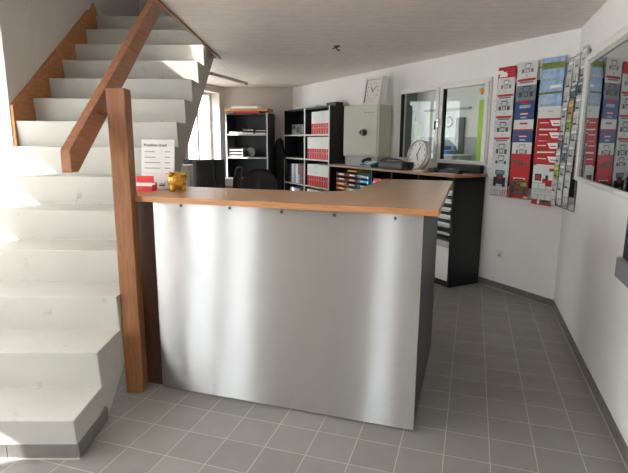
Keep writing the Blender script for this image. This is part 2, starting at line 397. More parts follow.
wr = sroot('window_4', pL0, SA+PI/2); glazing(wr, rr(1.95), rr(2.56), 2.90, 3.75, 0.24, [], 0.02)
wr = sroot('window_5_plus_added', (CX, -4.0, 0), PI); glazing(wr, CX+0.82, CX+1.13, 0.08, 2.2, 0.06, [], 0.02); glazing(wr, CX-0.6, CX-0.1, 1.2, 2.1, 0.06, [], 0.05)  # narrow one is reflected in the steel; wider one added for more light
wr = sroot('added_window_8', (CX, CY, 0), -PI/2); glazing(wr, CY+2.35, CY+3.75, 0.75, 2.15, 0.06, [CY+3.05], 0.05)  # unseen window added to light the stair side and the counter
wr = sroot('added_window_6', (-4.17, pL1.y, 0), PI/2); glazing(wr, wl(3.35), wl(4.40), 0.86, 2.235, 0.20, [wl(3.9)], 0.05)  # unseen window added behind the stairs to brighten the back area

# outside: paving, and an unseen raking screen added to shape the sun patches
g = MB(); g.box(-30, 30, -30, 30, -0.16, -0.08, M['concrete']); struct(g.build('ground_outside'))
def rake(r): return 1.60 + 0.686*(r-0.805)
g = MB(); g.prism([(-1.0, 1.25), (-0.58, 1.25), (-0.58, rake(-0.58)), (2.5, rake(2.5)), (2.5, 2.95), (-1.0, 2.95)], -1.80, -1.79, M['frosted'], lambda a, b, h: (h, a, b))
struct(place(g.build('added_sun_screen'), (*S0, 0), SA))

# ------------------------------------------------------------------ inner window in the back wall
wr = sroot('window_1', bw(0, 0), -ANG)
b = MB(); z0, z1 = W1[2], W1[3]; x0, x1 = -W1[1], -W1[0]
for (a, c_, d, e) in ((x0, x0+0.05, z0, z1), (x1-0.016, x1, z0, z1), (x0+0.05, x1-0.016, z1-0.035, z1), (x0+0.05, x1-0.016, z0, z0+0.022)):
    b.box(a, c_, -0.02, 0.09, d, e, M['white'])
b.build('frame', wr, 0.004)
for (a, c_) in ((-2.305, -1.585), (-1.575, -0.888)):
    s = MB(); w = 0.05
    s.box(a, a+w, -0.035, 0.02, z0+0.022, z1-0.035, M['white']); s.box(c_-w, c_, -0.035, 0.02, z0+0.022, z1-0.035, M['white'])
    s.box(a+w, c_-w, -0.035, 0.02, z1-0.06, z1-0.035, M['white']); s.box(a+w, c_-w, -0.035, 0.02, z0+0.022, z0+0.03, M['white'])
    so = s.build('sash', wr, 0.004)
    p = MB(); p.box(a+w, c_-w, -0.01, -0.006, z0+0.03, z1-0.06, M['pane2']); p.build('pane', so)
    k = MB(); k.box(a+w, a+w+0.012, -0.03, 0.015, z0+0.03, z1-0.06, M['black']); k.build('gasket', so)
hd = MB(); hd.box(-1.595, -1.565, -0.05, -0.035, 1.60, 1.68, M['steelbits']); hd.cyl((-1.58, -0.05, 1.655), (-1.58, -0.075, 1.655), 0.008, M['steelbits']); hd.box(-1.59, -1.57, -0.085, -0.072, 1.57, 1.665, M['dgrey']); hd.build('window_handle', wr, 0.002)

# the room behind the inner window
def nb(x0, x1, y0, y1, z0, z1, m, name):
    b = MB(); b.box(x0, x1, y0, y1, z0, z1, m); return struct(place(b.build(name), bw(0, 0), -ANG))
nb(-6.3, 0.2, WT, 3.0, -0.06, 0.0, M['skirt'], 'floor_next_room')
nb(-6.3, 0.2, WT, 3.0, 2.5, 2.56, M['wall'], 'ceiling_next_room')
nb(-6.3, 0.2, 2.9, 3.0, 0, 2.5, M['wall'], 'wall_next_room_back')
nb(-6.4, -6.3, WT, 3.0, 0, 2.5, M['wall'], 'wall_next_room_left')
nb(0.2, 0.3, WT, 3.0, 0, 2.5, M['wall'], 'wall_next_room_right')
nb(-6.3, -3.0, 2.885, 2.9, 0.0, 1.53, M['ltgrey'], 'trim_5')
nb(-5.2, -4.0, 2.84, 2.9, 2.02, 2.06, M['ltgrey'], 'trim_6')
t = thing('tall_cupboard', 'dark grey tall cupboard seen through the left pane of the inner window', 'cupboard', bw(5.60, -2.35), -ANG)
b = MB(); b.box(-0.5, 0.22, 0, 0.45, 0, 2.4, M['panelgrey']); b.build('body', t, 0.005)
b = MB(); b.box(-0.48, 0.20, -0.018, 0, 0.08, 2.38, M['panelgrey']); d_ = b.build('door', t, 0.003)
b = MB(); b.box(0.15, 0.17, -0.045, -0.018, 1.0, 1.2, M['steelbits']); b.build('handle', d_, 0.003)
t = thing('lime_cabinet', 'yellow-green cabinet beside the dark cupboard behind the inner window', 'cabinet', bw(5.30, -2.72), -ANG)
b = MB(); b.box(-0.06, 0.06, 0, 0.1, 0, 1.80, M['lime']); b.build('body', t, 0.008)
b = MB(); b.box(-0.07, 0.07, -0.01, 0.11, 1.80, 1.84, M['lime']); b.build('lid', t, 0.008)
t = thing('wall_clock', 'small dark-rimmed clock on the wall of the room behind the inner window', 'clock', bw(4.53, -2.885, 1.81), -ANG)
b = MB(); b.cyl((0, 0, 0), (0, -0.03, 0), 0.10, M['dgrey'], 32); b.build('rim', t)
b = MB(); b.cyl((0, -0.03, 0), (0, -0.034, 0), 0.088, M['clockface'], 32); b.build('dial', t)
b = MB(); b.box(-0.004, 0.004, -0.038, -0.035, 0, 0.07, M['black']); b.build('minute_hand', t)
b = MB(); b.box(0, 0.05, -0.038, -0.035, -0.004, 0.004, M['black']); b.build('hour_hand', t)
d1 = sroot('door_2', bw(4.21, -2.88), -ANG)
b = MB(); b.box(-0.10, 0.10, -0.04, 0.0, 0, 1.88, M['panelgrey']); b.build('leaf', d1, 0.003)
b = MB(); b.box(-0.09, -0.06, -0.08, -0.04, 0.98, 1.0, M['steelbits']); b.build('handle', d1)
t = thing('sideboard', 'pale sideboard carrying blue boxes in the room behind the inner window', 'sideboard', bw(4.36, -2.42), -ANG)
b = MB(); b.box(-0.35, 0.45, 0, 0.45, 0, 1.20, M['ltgrey']); b.build('body', t, 0.006)
b = MB(); b.box(-0.37, 0.47, -0.02, 0.46, 1.20, 1.222, M['white']); b.build('top', t, 0.004)
for i, (x, z) in enumerate(((-0.14, 1.222), (0.10, 1.222), (-0.02, 1.30))):
    b = MB(); b.box(-0.11, 0.11, -0.1, 0.1, 0, 0.07, M['blue']); b.box(-0.115, 0.115, -0.105, 0.105, 0.062, 0.074, M['psky'])
    P = bw(4.36 - x, -2.62, z); o = tag(b.build('storage_box', None, 0.004), ('flat blue box at the left end of the sideboard behind the window', 'flat blue box at the right end of the sideboard behind the window', 'flat blue box lying on top of two others behind the window')[i], 'box', 'blue boxes in the next room'); place(o, P, -ANG)
t = MB(); n = 24; path = []
for i in range(n+1): path.append((-0.11 + 0.22*i/n, 0.02*math.sin(i*1.6)))
A = [t.b.verts.new((x, y, 0.15)) for x, y in path]; B = [t.b.verts.new((x, y, 2.12)) for x, y in path]
A2 = [t.b.verts.new((x, y+0.006, 0.15)) for x, y in path]; B2 = [t.b.verts.new((x, y+0.006, 2.12)) for x, y in path]
fs = []
for i in range(n): fs += [t.b.faces.new([A[i], A[i+1], B[i+1], B[i]]), t.b.faces.new([A2[i], B2[i], B2[i+1], A2[i+1]]), t.b.faces.new([A[i], A2[i], A2[i+1], A[i+1]]), t.b.faces.new([B[i], B[i+1], B2[i+1], B2[i]])]
t._tag(fs, M['limec'], True)
place(tag(t.build('curtain'), 'lime green curtain panel hanging in the room behind the inner window', 'curtain'), bw(3.33, -2.5), -ANG)
t = thing('ceiling_lamp', 'lit round ceiling lamp in the room behind the inner window', 'lamp', bw(3.2, -1.5, 2.5), -ANG)
b = MB(); b.cyl((0, 0, 0), (0, 0, -0.03), 0.25, M['white'], 32); b.build('base', t)
b = MB(); b.cyl((0, 0, -0.03), (0, 0, -0.07), 0.23, M['lamp'], 32, r1=0.20); b.build('diffuser', t)
# orange butterfly hanging at the pane
t = thing('hanging_ornament', 'small orange and green ornament hanging in the right pane of the inner window', 'ornament', bw(0.965, 0.02, 1.93), -ANG)
b = MB(); b.ball((0, -0.02, 0.0), (0.022, 0.008, 0.034), M['torange']); b.build('body', t)
b = MB(); b.ball((-0.02, -0.022, 0.012), (0.018, 0.004, 0.022), M['lime']); b.build('wing', t)
b = MB(); b.cyl((0, -0.02, 0.03), (0, -0.012, 0.075), 0.0015, M['dgrey'], 6); b.build('string', t)

# ------------------------------------------------------------------ staircase
RISE, RUN, NOSE = 0.1975, 0.288, 0.022
t = thing('staircase', 'white painted straight staircase with orange wooden stringer on the left', 'staircase', (*S0, 0), SA)
pts = []
for k in range(1, 15): pts += [((k-1)*RUN, (k-1)*RISE), ((k-1)*RUN-NOSE, k*RISE)]
pts += [(3.80, 14*RISE), (3.80, 2.40), (3.72, 2.345), (0.345, 0.0)]
b = MB(); b.prism(pts, -1.274, 0.0, M['stair'], lambda a, z, h: (h, a, z)); b.build('flight', t, 0.005)
b = MB(); ln = lambda r: 2.245+0.69*(r-2.77)
b.prism([(1.98, 1.36), (1.98, ln(1.98)), (3.70, ln(3.70)), (3.80, 2.77), (3.80, 2.5)], -1.299, -1.274, M['stringer'], lambda a, z, h: (h, a, z)); b.build('stringer', t, 0.003)
b = MB()
for i in range(4): b.box(-1.274+i*0.3185, -1.274+(i+1)*0.3185-0.004, -0.010, 0.001, 0.005, 0.072, M['skirt'])
b.box(-1.274, 0.0, -0.006, 0.001, 0, 0.07, M['grout'])
b.box(-1.274, 0.008, -0.016, -0.006, 0, 0.005, M['grout'])
b.build('front_skirting', t)
b = MB(); b.prism([(-0.010, 0.005), (0.315, 0.005), (0.325, 0.055), (0.30, 0.085), (0.22, 0.072), (-0.010, 0.072)], 0.0, 0.009, M['skirt'], lambda a, z, h: (h, a, z)); b.build('side_skirting', t, 0.001)

t = thing('stair_handrail', 'heavy brown wooden handrail bolted to a square newel post', 'handrail', (*S0, 0), SA)
b = MB(); b.box(0.002, 0.100, 0.595, 0.692, 0.001, 1.70, M['post']); b.build('newel_post', t, 0.006)
lo = lambda r: 1.294 + 0.70*(r-0.338)
b = MB(); b.prism([(0.268, 1.285), (0.340, 1.285), (2.72, lo(2.72)), (2.72, lo(2.72)+0.15), (0.268, lo(0.268)+0.145)], -0.097, -0.050, M['rail'], lambda a, z, h: (h, a, z)); b.build('rail', t, 0.004)
b = MB(); b.cyl((-0.051, 0.648, 1.585), (0.003, 0.648, 1.585), 0.017, M['post'], 16); b.build('bracket', t)
b = MB(); b.box(-0.051, 0.041, 2.40, 2.46, 2.80, 2.86, M['post']); b.box(-0.01, 0.04, 2.40, 2.46, 2.45, 2.86, M['post']); b.build('upper_bracket', t, 0.003)
for z in (0.50, 0.68):
    b = MB(); b.cyl((0.100, 0.680, z), (0.105, 0.680, z), 0.006, M['steelbits'], 12); b.build('screw', t)

# ------------------------------------------------------------------ reception counter
t = thing('reception_counter', 'L-shaped reception counter with brushed steel front and beech worktop', 'counter', (0, 0, 0))
b = MB(); b.box(-1.622, -0.158, 0.143, 0.153, 0.008, 1.104, M['steel']); b.build('front_panel', t, 0.0015)
b = MB(); b.box(-1.615, -0.165, 0.155, 0.175, 0.0, 1.104, M['blackwood']); b.build('front_backing', t)
b = MB(); b.box(-0.174, -0.160, 0.176, 1.26, 0.004, 1.104, M['slate']); b.build('side_panel', t, 0.002)
b = MB(); b.box(-1.755, -1.624, 0.170, 0.60, 0.0, 1.104, M['darkwood']); b.build('end_board', t, 0.003)
b = MB(); b.box(-0.64, -0.58, 1.76, 1.82, 0.0, 1.104, M['darkwood']); b.build('support_leg', t, 0.003)
def arc(cx, cy, r, a0, a1, n=7): return [(cx+r*math.cos(math.radians(a0+(a1-a0)*i/n)), cy+r*math.sin(math.radians(a0+(a1-a0)*i/n))) for i in range(n+1)]
pA = st(0.094, 0.65); pB = st(0.094, 0.712); pC = st(0.02, 0.712); pD = st(0.02, 1.30)
poly = [(pA.x-0.012, 0.108), (-0.088, 0.116), (-0.10, 1.90)] + arc(-0.53, 1.78, 0.12, 90, 180) + [(-0.65, 0.98)] + arc(-0.92, 0.98, 0.27, 0, -90)[1:] + [(pD.x+0.003, 0.69), (pC.x, pC.y), (pB.x, pB.y)]
b = MB(); vs = b.prism(poly, 1.106, 1.137, M['top'], lambda a, b_, h: (a, b_, h))
mi = b.mi(M['edge']); b.b.normal_update()
for fc in b.b.faces:
    if abs(fc.normal.z) < 0.5 or len(fc.verts) == 4: fc.material_index = mi
b.build('worktop', t, 0.0025)
for x, z in ((-1.444, 1.092), (-1.152, 1.091), (-0.862, 1.086), (-0.585, 1.084), (-0.288, 1.084)):
    b = MB(); b.cyl((x, 0.143, z), (x, 0.139, z), 0.0075, M['dgrey'], 14); b.build('screw', t)

# gold piggy bank
def piggy():
    t = thing('piggy_bank', 'shiny gold piggy bank with pink cheeks standing on the counter', 'piggy bank', (-1.655, 0.44, 1.137), math.radians(40))
    b = MB(); b.ball((0, 0, 0.062), (0.058, 0.070, 0.052), M['gold'], 28, 20)
    b.build('body', t)
    for sx in (-1, 1):
        for sy in (-0.038, 0.036):
            l = MB(); l.cyl((sx*0.030, sy, 0.0), (sx*0.028, sy, 0.04), 0.013, M['gold'], 14, r1=0.018); l.build('leg', t)
        e_ = MB(); e_.cyl((sx*0.034, -0.030, 0.096), (sx*0.043, -0.046, 0.113), 0.018, M['gold'], 12, r1=0.006); e_.build('ear', t)
        c_ = MB(); c_.ball((sx*0.041, -0.047, 0.058), (0.010, 0.008, 0.008), M['pink'], 12, 8); c_.build('cheek', t)
        y_ = MB(); y_.ball((sx*0.020, -0.060, 0.082), 0.0036, M['black'], 10, 8); y_.build('eye', t)
    s = MB(); s.cyl((0, -0.056, 0.064), (0, -0.090, 0.062), 0.025, M['gold'], 24, r1=0.023)
    s.ball((-0.008, -0.0905, 0.063), 0.004, M['pdark'], 8, 6); s.ball((0.008, -0.0905, 0.063), 0.004, M['pdark'], 8, 6); s.build('snout', t)
    q = MB(); q.tube([(0, 0.066, 0.07), (0.008, 0.078, 0.078), (0, 0.084, 0.086), (-0.008, 0.080, 0.08)], 0.003, M['gold']); q.build('tail', t)
    q = MB(); q.box(-0.0012, 0.0012, 0.0, 0.026, 0.1105, 0.1145, M['pdark']); q.build('coin_slot', t)
piggy()
# red card box with open lid
t = thing('card_box', 'small open red cardboard box of cards beside the newel post', 'box', (-1.838, 0.37, 1.137), math.radians(12))
b = MB(); b.box(-0.065, 0.065, -0.035, 0.035, 0, 0.004, M['red']); b.box(-0.065, 0.065, -0.035, -0.032, 0.004, 0.030, M['red']); b.box(-0.065, 0.065, 0.032, 0.035, 0.004, 0.05, M['red'])
b.box(-0.065, -0.062, -0.032, 0.032, 0.004, 0.036, M['red']); b.box(0.062, 0.065, -0.032, 0.032, 0.004, 0.036, M['red']); b.build('tray', t)
b = MB(); b.box(-0.065, 0.045, 0.036, 0.042, 0.03, 0.086, M['red']); b.build('lid', t, 0.001)
b = MB()
for i in range(9): b.box(-0.06, 0.06, -0.028+i*0.006, -0.0255+i*0.006, 0.005, 0.033+i*0.0016, M['paper'])
b.build('cards', t)
# price list in its stand
t = thing('price_list', 'white A4 price list for quads standing on the counter by the post', 'sign', (-1.835, 0.50, 1.137), math.radians(14))
TL = Matrix.Translation((0, 0.0, 0.006)) @ Matrix.Rotation(math.radians(-8), 4, 'X')
b = MB(); b.box(-0.107, 0.107, 0.0025, 0.0055, 0.0, 0.302, M['pgrey']); b.xf(TL); b.box(-0.107, 0.107, 0.0, 0.08, 0.0, 0.004, M['pgrey']); b.build('stand', t)
b = MB(); b.box(-0.105, 0.105, 0.0005, 0.002, 0.001, 0.298, M['sheet'])
for i in range(5):
    z = 0.222-i*0.034
    b.box(-0.085, -0.085+(0.066, 0.072, 0.10, 0.098, 0.09)[i], -0.0002, 0.0005, z, z+0.0055, M['pgrey'] if i == 4 else M['grey']); b.box(0.015, 0.07, -0.0002, 0.0005, z+0.004, z+0.0075, M['pgrey']); b.box(0.045, 0.078, -0.0002, 0.0005, z, z+0.0055, M['grey'] if i < 4 else M['pink'])
    b.box(-0.085, 0.03, -0.0002, 0.0005, z-0.010, z-0.0075, M['pgrey'])
b.box(-0.085, 0.02, -0.0002, 0.0005, 0.045, 0.049, M['pgrey'])
for k in range(5): b.box(0.012+k*0.007, 0.016+k*0.007, -0.0002, 0.0005, 0.014, 0.024+0.004*((k*2) % 3), M['pdark'])
b.box(0.008, 0.050, -0.0002, 0.0005, 0.010, 0.015, M['pdark'])
b.xf(TL); sh = b.build('sheet', t)
tx = text_mesh('title', 'Preisliste Quad', 0.0235, M['pdark'], sh, (0, 0, 0), (0, 0, 0), 0.0004)
tx.matrix_local = TL @ Matrix.Translation((-0.088, -0.0004, 0.258)) @ Matrix.Rotation(PI/2, 4, 'X')

# ------------------------------------------------------------------ desk area behind the counter
t = thing('office_desk', 'grey office desk with black frame behind the counter under the bright window', 'desk', (-3.50, 4.20, 0))
b = MB(); b.box(-0.62, 0.62, -0.38, 0.38, 0.715, 0.74, M['lgrey']); b.build('desk_top', t, 0.003)
for sx in (-0.58, 0.58):
    for sy in (-0.34, 0.34):
        b = MB(); b.box(sx-0.025, sx+0.025, sy-0.025, sy+0.025, 0, 0.715, M['black']); b.build('leg', t)
t = thing('computer_monitor', 'black computer monitor on the desk in front of the bright window', 'monitor', (-3.62, 4.16, 0.74), math.radians(17.6))
b = MB(); b.box(-0.155, 0.16, -0.028, 0.022, 0.04, 0.41, M['black']); b.build('back_shell', t, 0.006)
b = MB(); b.box(-0.30, 0.29, 0.022, 0.045, 0.335, 0.43, M['black']); b.box(-0.155, 0.29, 0.022, 0.045, 0.02, 0.335, M['black']); b.box(-0.30, -0.155, 0.022, 0.045, 0.02, 0.335, M['black']); b.build('screen_bezel', t)
b = MB(); b.box(-0.03, 0.03, -0.05, -0.028, 0.0, 0.25, M['black']); b.build('stand_neck', t, 0.003)
b = MB(); b.box(-0.13, 0.13, -0.13, 0.05, 0.0, 0.012, M['black']); b.build('stand_foot', t, 0.004)
t = thing('desktop_printer', 'white printer with dark slot partly in front of the black monitor', 'printer', (-3.62, 3.86, 0.74), math.radians(17.6))
b = MB(); b.box(-0.30, -0.02, -0.10, 0.10, 0.0, 0.37, M['white']); b.build('body', t, 0.008)
b = MB(); b.box(-0.28, -0.06, -0.106, -0.10, 0.20, 0.215, M['dgrey']); b.build('paper_slot', t)
b = MB(); b.box(-0.27, -0.07, -0.15, -0.10, 0.08, 0.09, M['pgrey']); b.build('output_tray', t)
t = thing('desk_lamp', 'small black desk lamp head at the left of the monitor', 'lamp', (-3.98, 4.02, 0.74), 0)
b = MB(); b.cyl((0, 0, 0), (0, 0, 0.015), 0.055, M['black'], 20); b.build('base', t)
b = MB(); b.cyl((0, 0, 0.012), (0.09, 0, 0.42), 0.008, M['black'], 10); b.build('arm', t)
b = MB(); b.cyl((0.09, 0, 0.41), (0.10, 0, 0.53), 0.045, M['black'], 16, r1=0.012); b.build('shade', t)
t = thing('paper_tray', 'tray of white paper on the desk right of the monitor', 'tray', (-3.34, 4.40, 0.74), 0.2)
b = MB(); b.box(-0.13, 0.13, -0.10, 0.10, 0.0, 0.055, M['cardboard']); b.build('tray', t, 0.002)
b = MB()
for i in range(8): b.box(-0.12+0.006*(i % 3), 0.115+0.004*(i % 2), -0.11, 0.09+0.004*(i % 2), 0.056+i*0.013, 0.0675+i*0.013, M['paper'])
b.build('sheets', t)
def chair():
    t = thing('office_chair', 'black office chair with rounded back just behind the counter', 'chair', (-2.28, 3.05, 0), math.radians(20))
    b = MB(); b.box(-0.24, 0.24, -0.24, 0.24, 0.44, 0.52, M['fabric'], bev=0.03); b.build('seat', t)
    b = MB(); n, k = 12, 9; W_, Z0, Z1 = 0.235, 0.58, 1.115
    fr, bk = [], []
    for j in range(k+1):
        v = j/k; z = Z0+(Z1-Z0)*v; hw = W_*(0.86+0.14*math.sin(PI*min(1, v*1.2)))
        hw *= (1-0.30*((v-0.7)/0.3)**3) if v > 0.7 else 1
        fr.append([]); bk.append([])
        for i in range(n+1):
            x = -1+2*i/n; y = 0.25 - 0.06*x*x + 0.05*(v-0.4)**2
            zz = z - (0.05*abs(x)**3 if v > 0.8 else 0)
            fr[-1].append(b.b.verts.new((x*hw, y-0.025*(1-abs(x)**4), zz))); bk[-1].append(b.b.verts.new((x*hw, y+0.025*(1-abs(x)**4), zz)))
    fs = []
    for j in range(k):
        for i in range(n):
            fs += [b.b.faces.new([fr[j][i], fr[j][i+1], fr[j+1][i+1], fr[j+1][i]]), b.b.faces.new([bk[j][i], bk[j+1][i], bk[j+1][i+1], bk[j][i+1]])]
    for i in range(n): fs += [b.b.faces.new([fr[0][i], bk[0][i], bk[0][i+1], fr[0][i+1]]), b.b.faces.new([fr[k][i], fr[k][i+1], bk[k][i+1], bk[k][i]])]
    b._tag(fs, M['fabric'], True); bmesh.ops.remove_doubles(b.b, verts=b.b.verts[:], dist=1e-4); b.build('backrest', t)
    b = MB(); b.tube([(0, 0.10, 0.44), (0, 0.27, 0.46), (0, 0.30, 0.62), (0, 0.275, 0.72)], 0.022, M['black']); b.build('back_support', t)
    for sx in (-1, 1):
        b = MB(); b.tube([(sx*0.22, 0.05, 0.46), (sx*0.29, 0.05, 0.50), (sx*0.29, 0.05, 0.68)], 0.014, M['black']); b.box(sx*0.29-0.03, sx*0.29+0.03, -0.12, 0.14, 0.68, 0.705, M['black']); b.build('armrest', t)
    b = MB(); b.cyl((0, 0, 0.10), (0, 0, 0.44), 0.028, M['dgrey'], 16); b.build('gas_column', t)
    b = MB()
    for i in range(5):
        a = 2*PI*i/5; b.cyl((0, 0, 0.11), (0.27*math.cos(a), 0.27*math.sin(a), 0.075), 0.024, M['black'], 10, r1=0.016)
    b.build('star_base', t)
    for i in range(5):
        a = 2*PI*i/5; x, y = 0.27*math.cos(a), 0.27*math.sin(a)
        b = MB(); b.cyl((x-0.02*math.sin(a), y+0.02*math.cos(a), 0.031), (x+0.02*math.sin(a), y-0.02*math.cos(a), 0.031), 0.03, M['black'], 14); b.build('caster', t)
    return t
ch = chair()
dup(ch, (-3.02, 3.50, 0), math.radians(-70), 'black office chair turned sideways at the desk, back edge towards the window', None)

# ------------------------------------------------------------------ left black bookcase (far wall)
FA = math.atan2(gy2-fy, gx2-fx)
BA = math.radians(5)
def shelf_case(name, label, loc, rz, W_, D_, Hh, shelves, dividers, edge, dark):
    """local: x 0..W, y from 0 (front) to D (wall)"""
    t = thing(name, label, 'bookcase', loc, rz)
    for i, x in enumerate([0, W_-0.024]):
        b = MB(); b.box(x, x+0.024, 0.004, D_, 0, Hh, dark); b.box(x, x+0.024, 0, 0.004, 0, Hh, edge); b.build('side_panel', t)
    for x in dividers:
        b = MB(); b.box(x-0.02, x+0.02, 0.004, D_-0.01, 0, Hh-0.002, dark); b.box(x-0.02, x+0.02, 0, 0.004, 0, Hh-0.002, edge); b.build('divider', t)
    b = MB(); b.box(0.024, W_-0.024, D_-0.008, D_, 0, Hh, dark); b.build('back_panel', t)
    xs = [0.024] + [v for x in dividers for v in (x-0.02, x+0.02)] + [W_-0.024]
    for j in range(0, len(xs), 2):
        for z in shelves:
            b = MB(); b.box(xs[j], xs[j+1], 0.009, D_-0.008, z-0.022, z, dark); b.box(xs[j], xs[j+1], 0.005, 0.009, z-0.022, z, edge); b.build('shelf', t)
        b = MB(); b.box(xs[j], xs[j+1], 0.001, D_-0.008, Hh-0.024, Hh, dark); b.build('top_board', t)
    return t
B1 = Vector((-3.965, 5.50, 0))
shelf_case('bookcase', 'black bookcase with letter trays and flat boxes on top, next to the bright window', B1, BA, 0.745, 0.40, 1.885, (0.40, 0.80, 1.163, 1.547), (), M['lgrey'], M['slate'])
def b1(x, y, z): return Vector((B1.x + x*math.cos(BA) - y*math.sin(BA), B1.y + x*math.sin(BA) + y*math.cos(BA), z))
def simple(name, fn, label, cat, loc, rz, group=None, bevel=0.0):
    b = MB(); fn(b); return place(tag(b.build(name, None, bevel), label, cat, group), loc, rz)
t = thing('cardboard_box', 'flat brown cardboard box lying on top of the bookcase by the window', 'box', b1(0.0, 0.02, 1.885), BA)
b = MB(); b.box(-0.02, 0.74, 0, 0.32, 0.035, 0.075, M['cardboard']); b.build('box_body', t, 0.002)
b = MB(); b.box(-0.025, 0.745, -0.004, 0.325, 0.062, 0.078, M['cardboard']); b.build('lid', t, 0.002)
simple('red_box', lambda b: b.box(0, 0.46, 0, 0.30, 0, 0.034, M['red']), 'flat red box under the cardboard box on the bookcase', 'box', b1(0.14, 0.015, 1.885), BA, None, 0.002)
simple('white_box', lambda b: b.box(0, 0.46, 0, 0.24, 0, 0.034, M['paper']), 'thin white box on top of the cardboard box on the bookcase', 'box', b1(0.11, 0.02, 1.9635), BA, None, 0.002)
def letter_tray(b, w=0.25, d=0.30, h=0.05, m='lgrey'):
    b.box(0, w, 0, d, 0, 0.004, M[m]); b.box(0, 0.004, 0, d, 0.004, h, M[m]); b.box(w-0.004, w, 0, d, 0.004, h, M[m]); b.box(0.004, w-0.004, d-0.004, d, 0.004, h, M[m])
for i in range(3):
    t = thing('letter_tray', ('lowest', 'middle', 'uppermost')[i] + ' pale letter tray in the stack of three on the left bookcase', 'tray', b1(0.04, 0.03, 1.163+i*0.052), BA, 'letter trays in the left bookcase')
    b = MB(); letter_tray(b); b.box(0, 0.25, -0.002, 0.0, 0.0, 0.018, M['lgrey']); b.build('tray', t)
    b = MB(); b.box(0.008, 0.24, 0.006, 0.28, 0.0045, 0.022, M['paper']); b.build('paper', t)
for i, (x, w, h, mm) in enumerate(((0.05, 0.26, 0.035, 'paper'), (0.29, 0.20, 0.10, 'dgrey'), (0.50, 0.20, 0.085, 'dgrey'))):
    if mm == 'paper':
        simple('paper_stack', lambda b: [b.box(0.003*(k % 2), w-0.003*(k % 3), 0.0, 0.22, k*0.009, k*0.009+0.0085, M['paper']) for k in range(4)], 'stack of white paper on the upper shelf of the left bookcase', 'paper', b1(x, 0.03, 1.547), BA)
    else:
        t = thing('desk_organizer', ('', 'left dark document tray with papers on the upper shelf', 'right dark document tray with papers on the upper shelf')[i], 'tray', b1(x, 0.03, 1.547), BA, 'dark trays in the left bookcase')
        b = MB(); b.box(0, w, 0, 0.26, 0, 0.005, M[mm]); b.box(0, 0.005, 0, 0.26, 0.005, h, M[mm]); b.box(w-0.005, w, 0, 0.26, 0.005, h, M[mm]); b.box(0.005, w-0.005, 0.02, 0.26, h*0.55, h*0.55+0.004, M[mm]); b.build('tray', t)
        b = MB(); b.box(0.01, w-0.01, 0.005, 0.24, 0.0055, 0.022, M['paper']); b.box(0.012, w-0.02, 0.025, 0.24, h*0.55+0.005, h*0.55+0.017, M['paper']); b.build('papers', t)
t = thing('round_device', 'round dark object beside the stack of letter trays on the bookcase', 'device', b1(0.40, 0.10, 1.163), BA)
b = MB(); b.cyl((0, 0, 0), (0, 0, 0.012), 0.06, M['black'], 20); b.build('base', t)
b = MB(); b.cyl((0, 0.02, 0.085), (0, 0.06, 0.085), 0.08, M['black'], 24); b.build('head', t)

# dark coat hanging between the bookcases
t = thing('hanging_coat', 'black coat hanging on the wall between the two bookcases', 'coat', (-3.16, 5.96, 1.46), BA)
b = MB(); rows = []
for j, (z, w, d_) in enumerate(((0.02, 0.03, 0.03), (-0.03, 0.07, 0.05), (-0.12, 0.10, 0.07), (-0.35, 0.115, 0.08), (-0.6, 0.13, 0.085), (-0.85, 0.15, 0.085), (-0.95, 0.155, 0.08))):
    rows.append([b.b.verts.new((w*math.cos(a)+0.09*max(0, -z)**1.4, d_*math.sin(a)*(1+0.25*math.sin(5*a))-0.02, z)) for a in [2*PI*k/20 for k in range(20)]])
fs = []
for a, c_ in zip(rows, rows[1:]):
    for k in range(20): fs.append(b.b.faces.new([a[k], a[(k+1) % 20], c_[(k+1) % 20], c_[k]]))
fs += [b.b.faces.new(rows[0]), b.b.faces.new(rows[-1][::-1])]
b._tag(fs, M['fabric'], True); b.build('coat_body', t)
b = MB(); b.tube([(0.05, -0.09, -0.06), (0.13, -0.10, -0.3), (0.20, -0.10, -0.62), (0.24, -0.09, -0.78)], 0.045, M['fabric'], 10, 0.7); b.build('sleeve', t)
b = MB(); b.tube([(0, 0.09, 0.05), (0, 0.02, 0.05), (0, 0.0, 0.02)], 0.006, M['steelbits']); b.build('hook', t)

# ------------------------------------------------------------------ black bookcase with binders (back wall)
B2S, B2W, B2D = 5.12, 1.555, 0.272
shelf_case('bookcase', 'black bookcase full of red and white binders on the back wall', bw(B2S, B2D+0.002), -ANG, B2W, B2D, 1.937, (0.36, 0.755, 1.168, 1.540), (0.775,), M['safe'], M['blackwood'])
def b2(x, y, z): return bw(B2S - x, B2D - y, z)
def binder(mats, w, h):
    t = thing('ring_binder', 'binder', 'binder', (0, 0, 0), -ANG)
    b = MB(); b.box(0, w, 0, 0.004, 0, h, mats[0]); b.box(0, 0.003, 0.004, 0.235, 0, h, mats[0]); b.box(w-0.003, w, 0.004, 0.235, 0, h, mats[0]); b.build('cover', t, 0.0012)
    b = MB(); b.box(0.004, w-0.004, 0.006, 0.225, 0.008, h-0.012, M['paper']); b.build('paper', t)
    if mats[1] is not None:
        b = MB(); b.box(0.0, w, -0.0008, 0.0, 0.0, h*0.47, mats[1]); b.build('spine_label', t)
    b = MB(); b.cyl((w/2, -0.0018, h*0.28), (w/2, -0.0006, h*0.28), w*0.13, M['lgrey'], 12); b.build('finger_ring', t)
    return t
proto = None
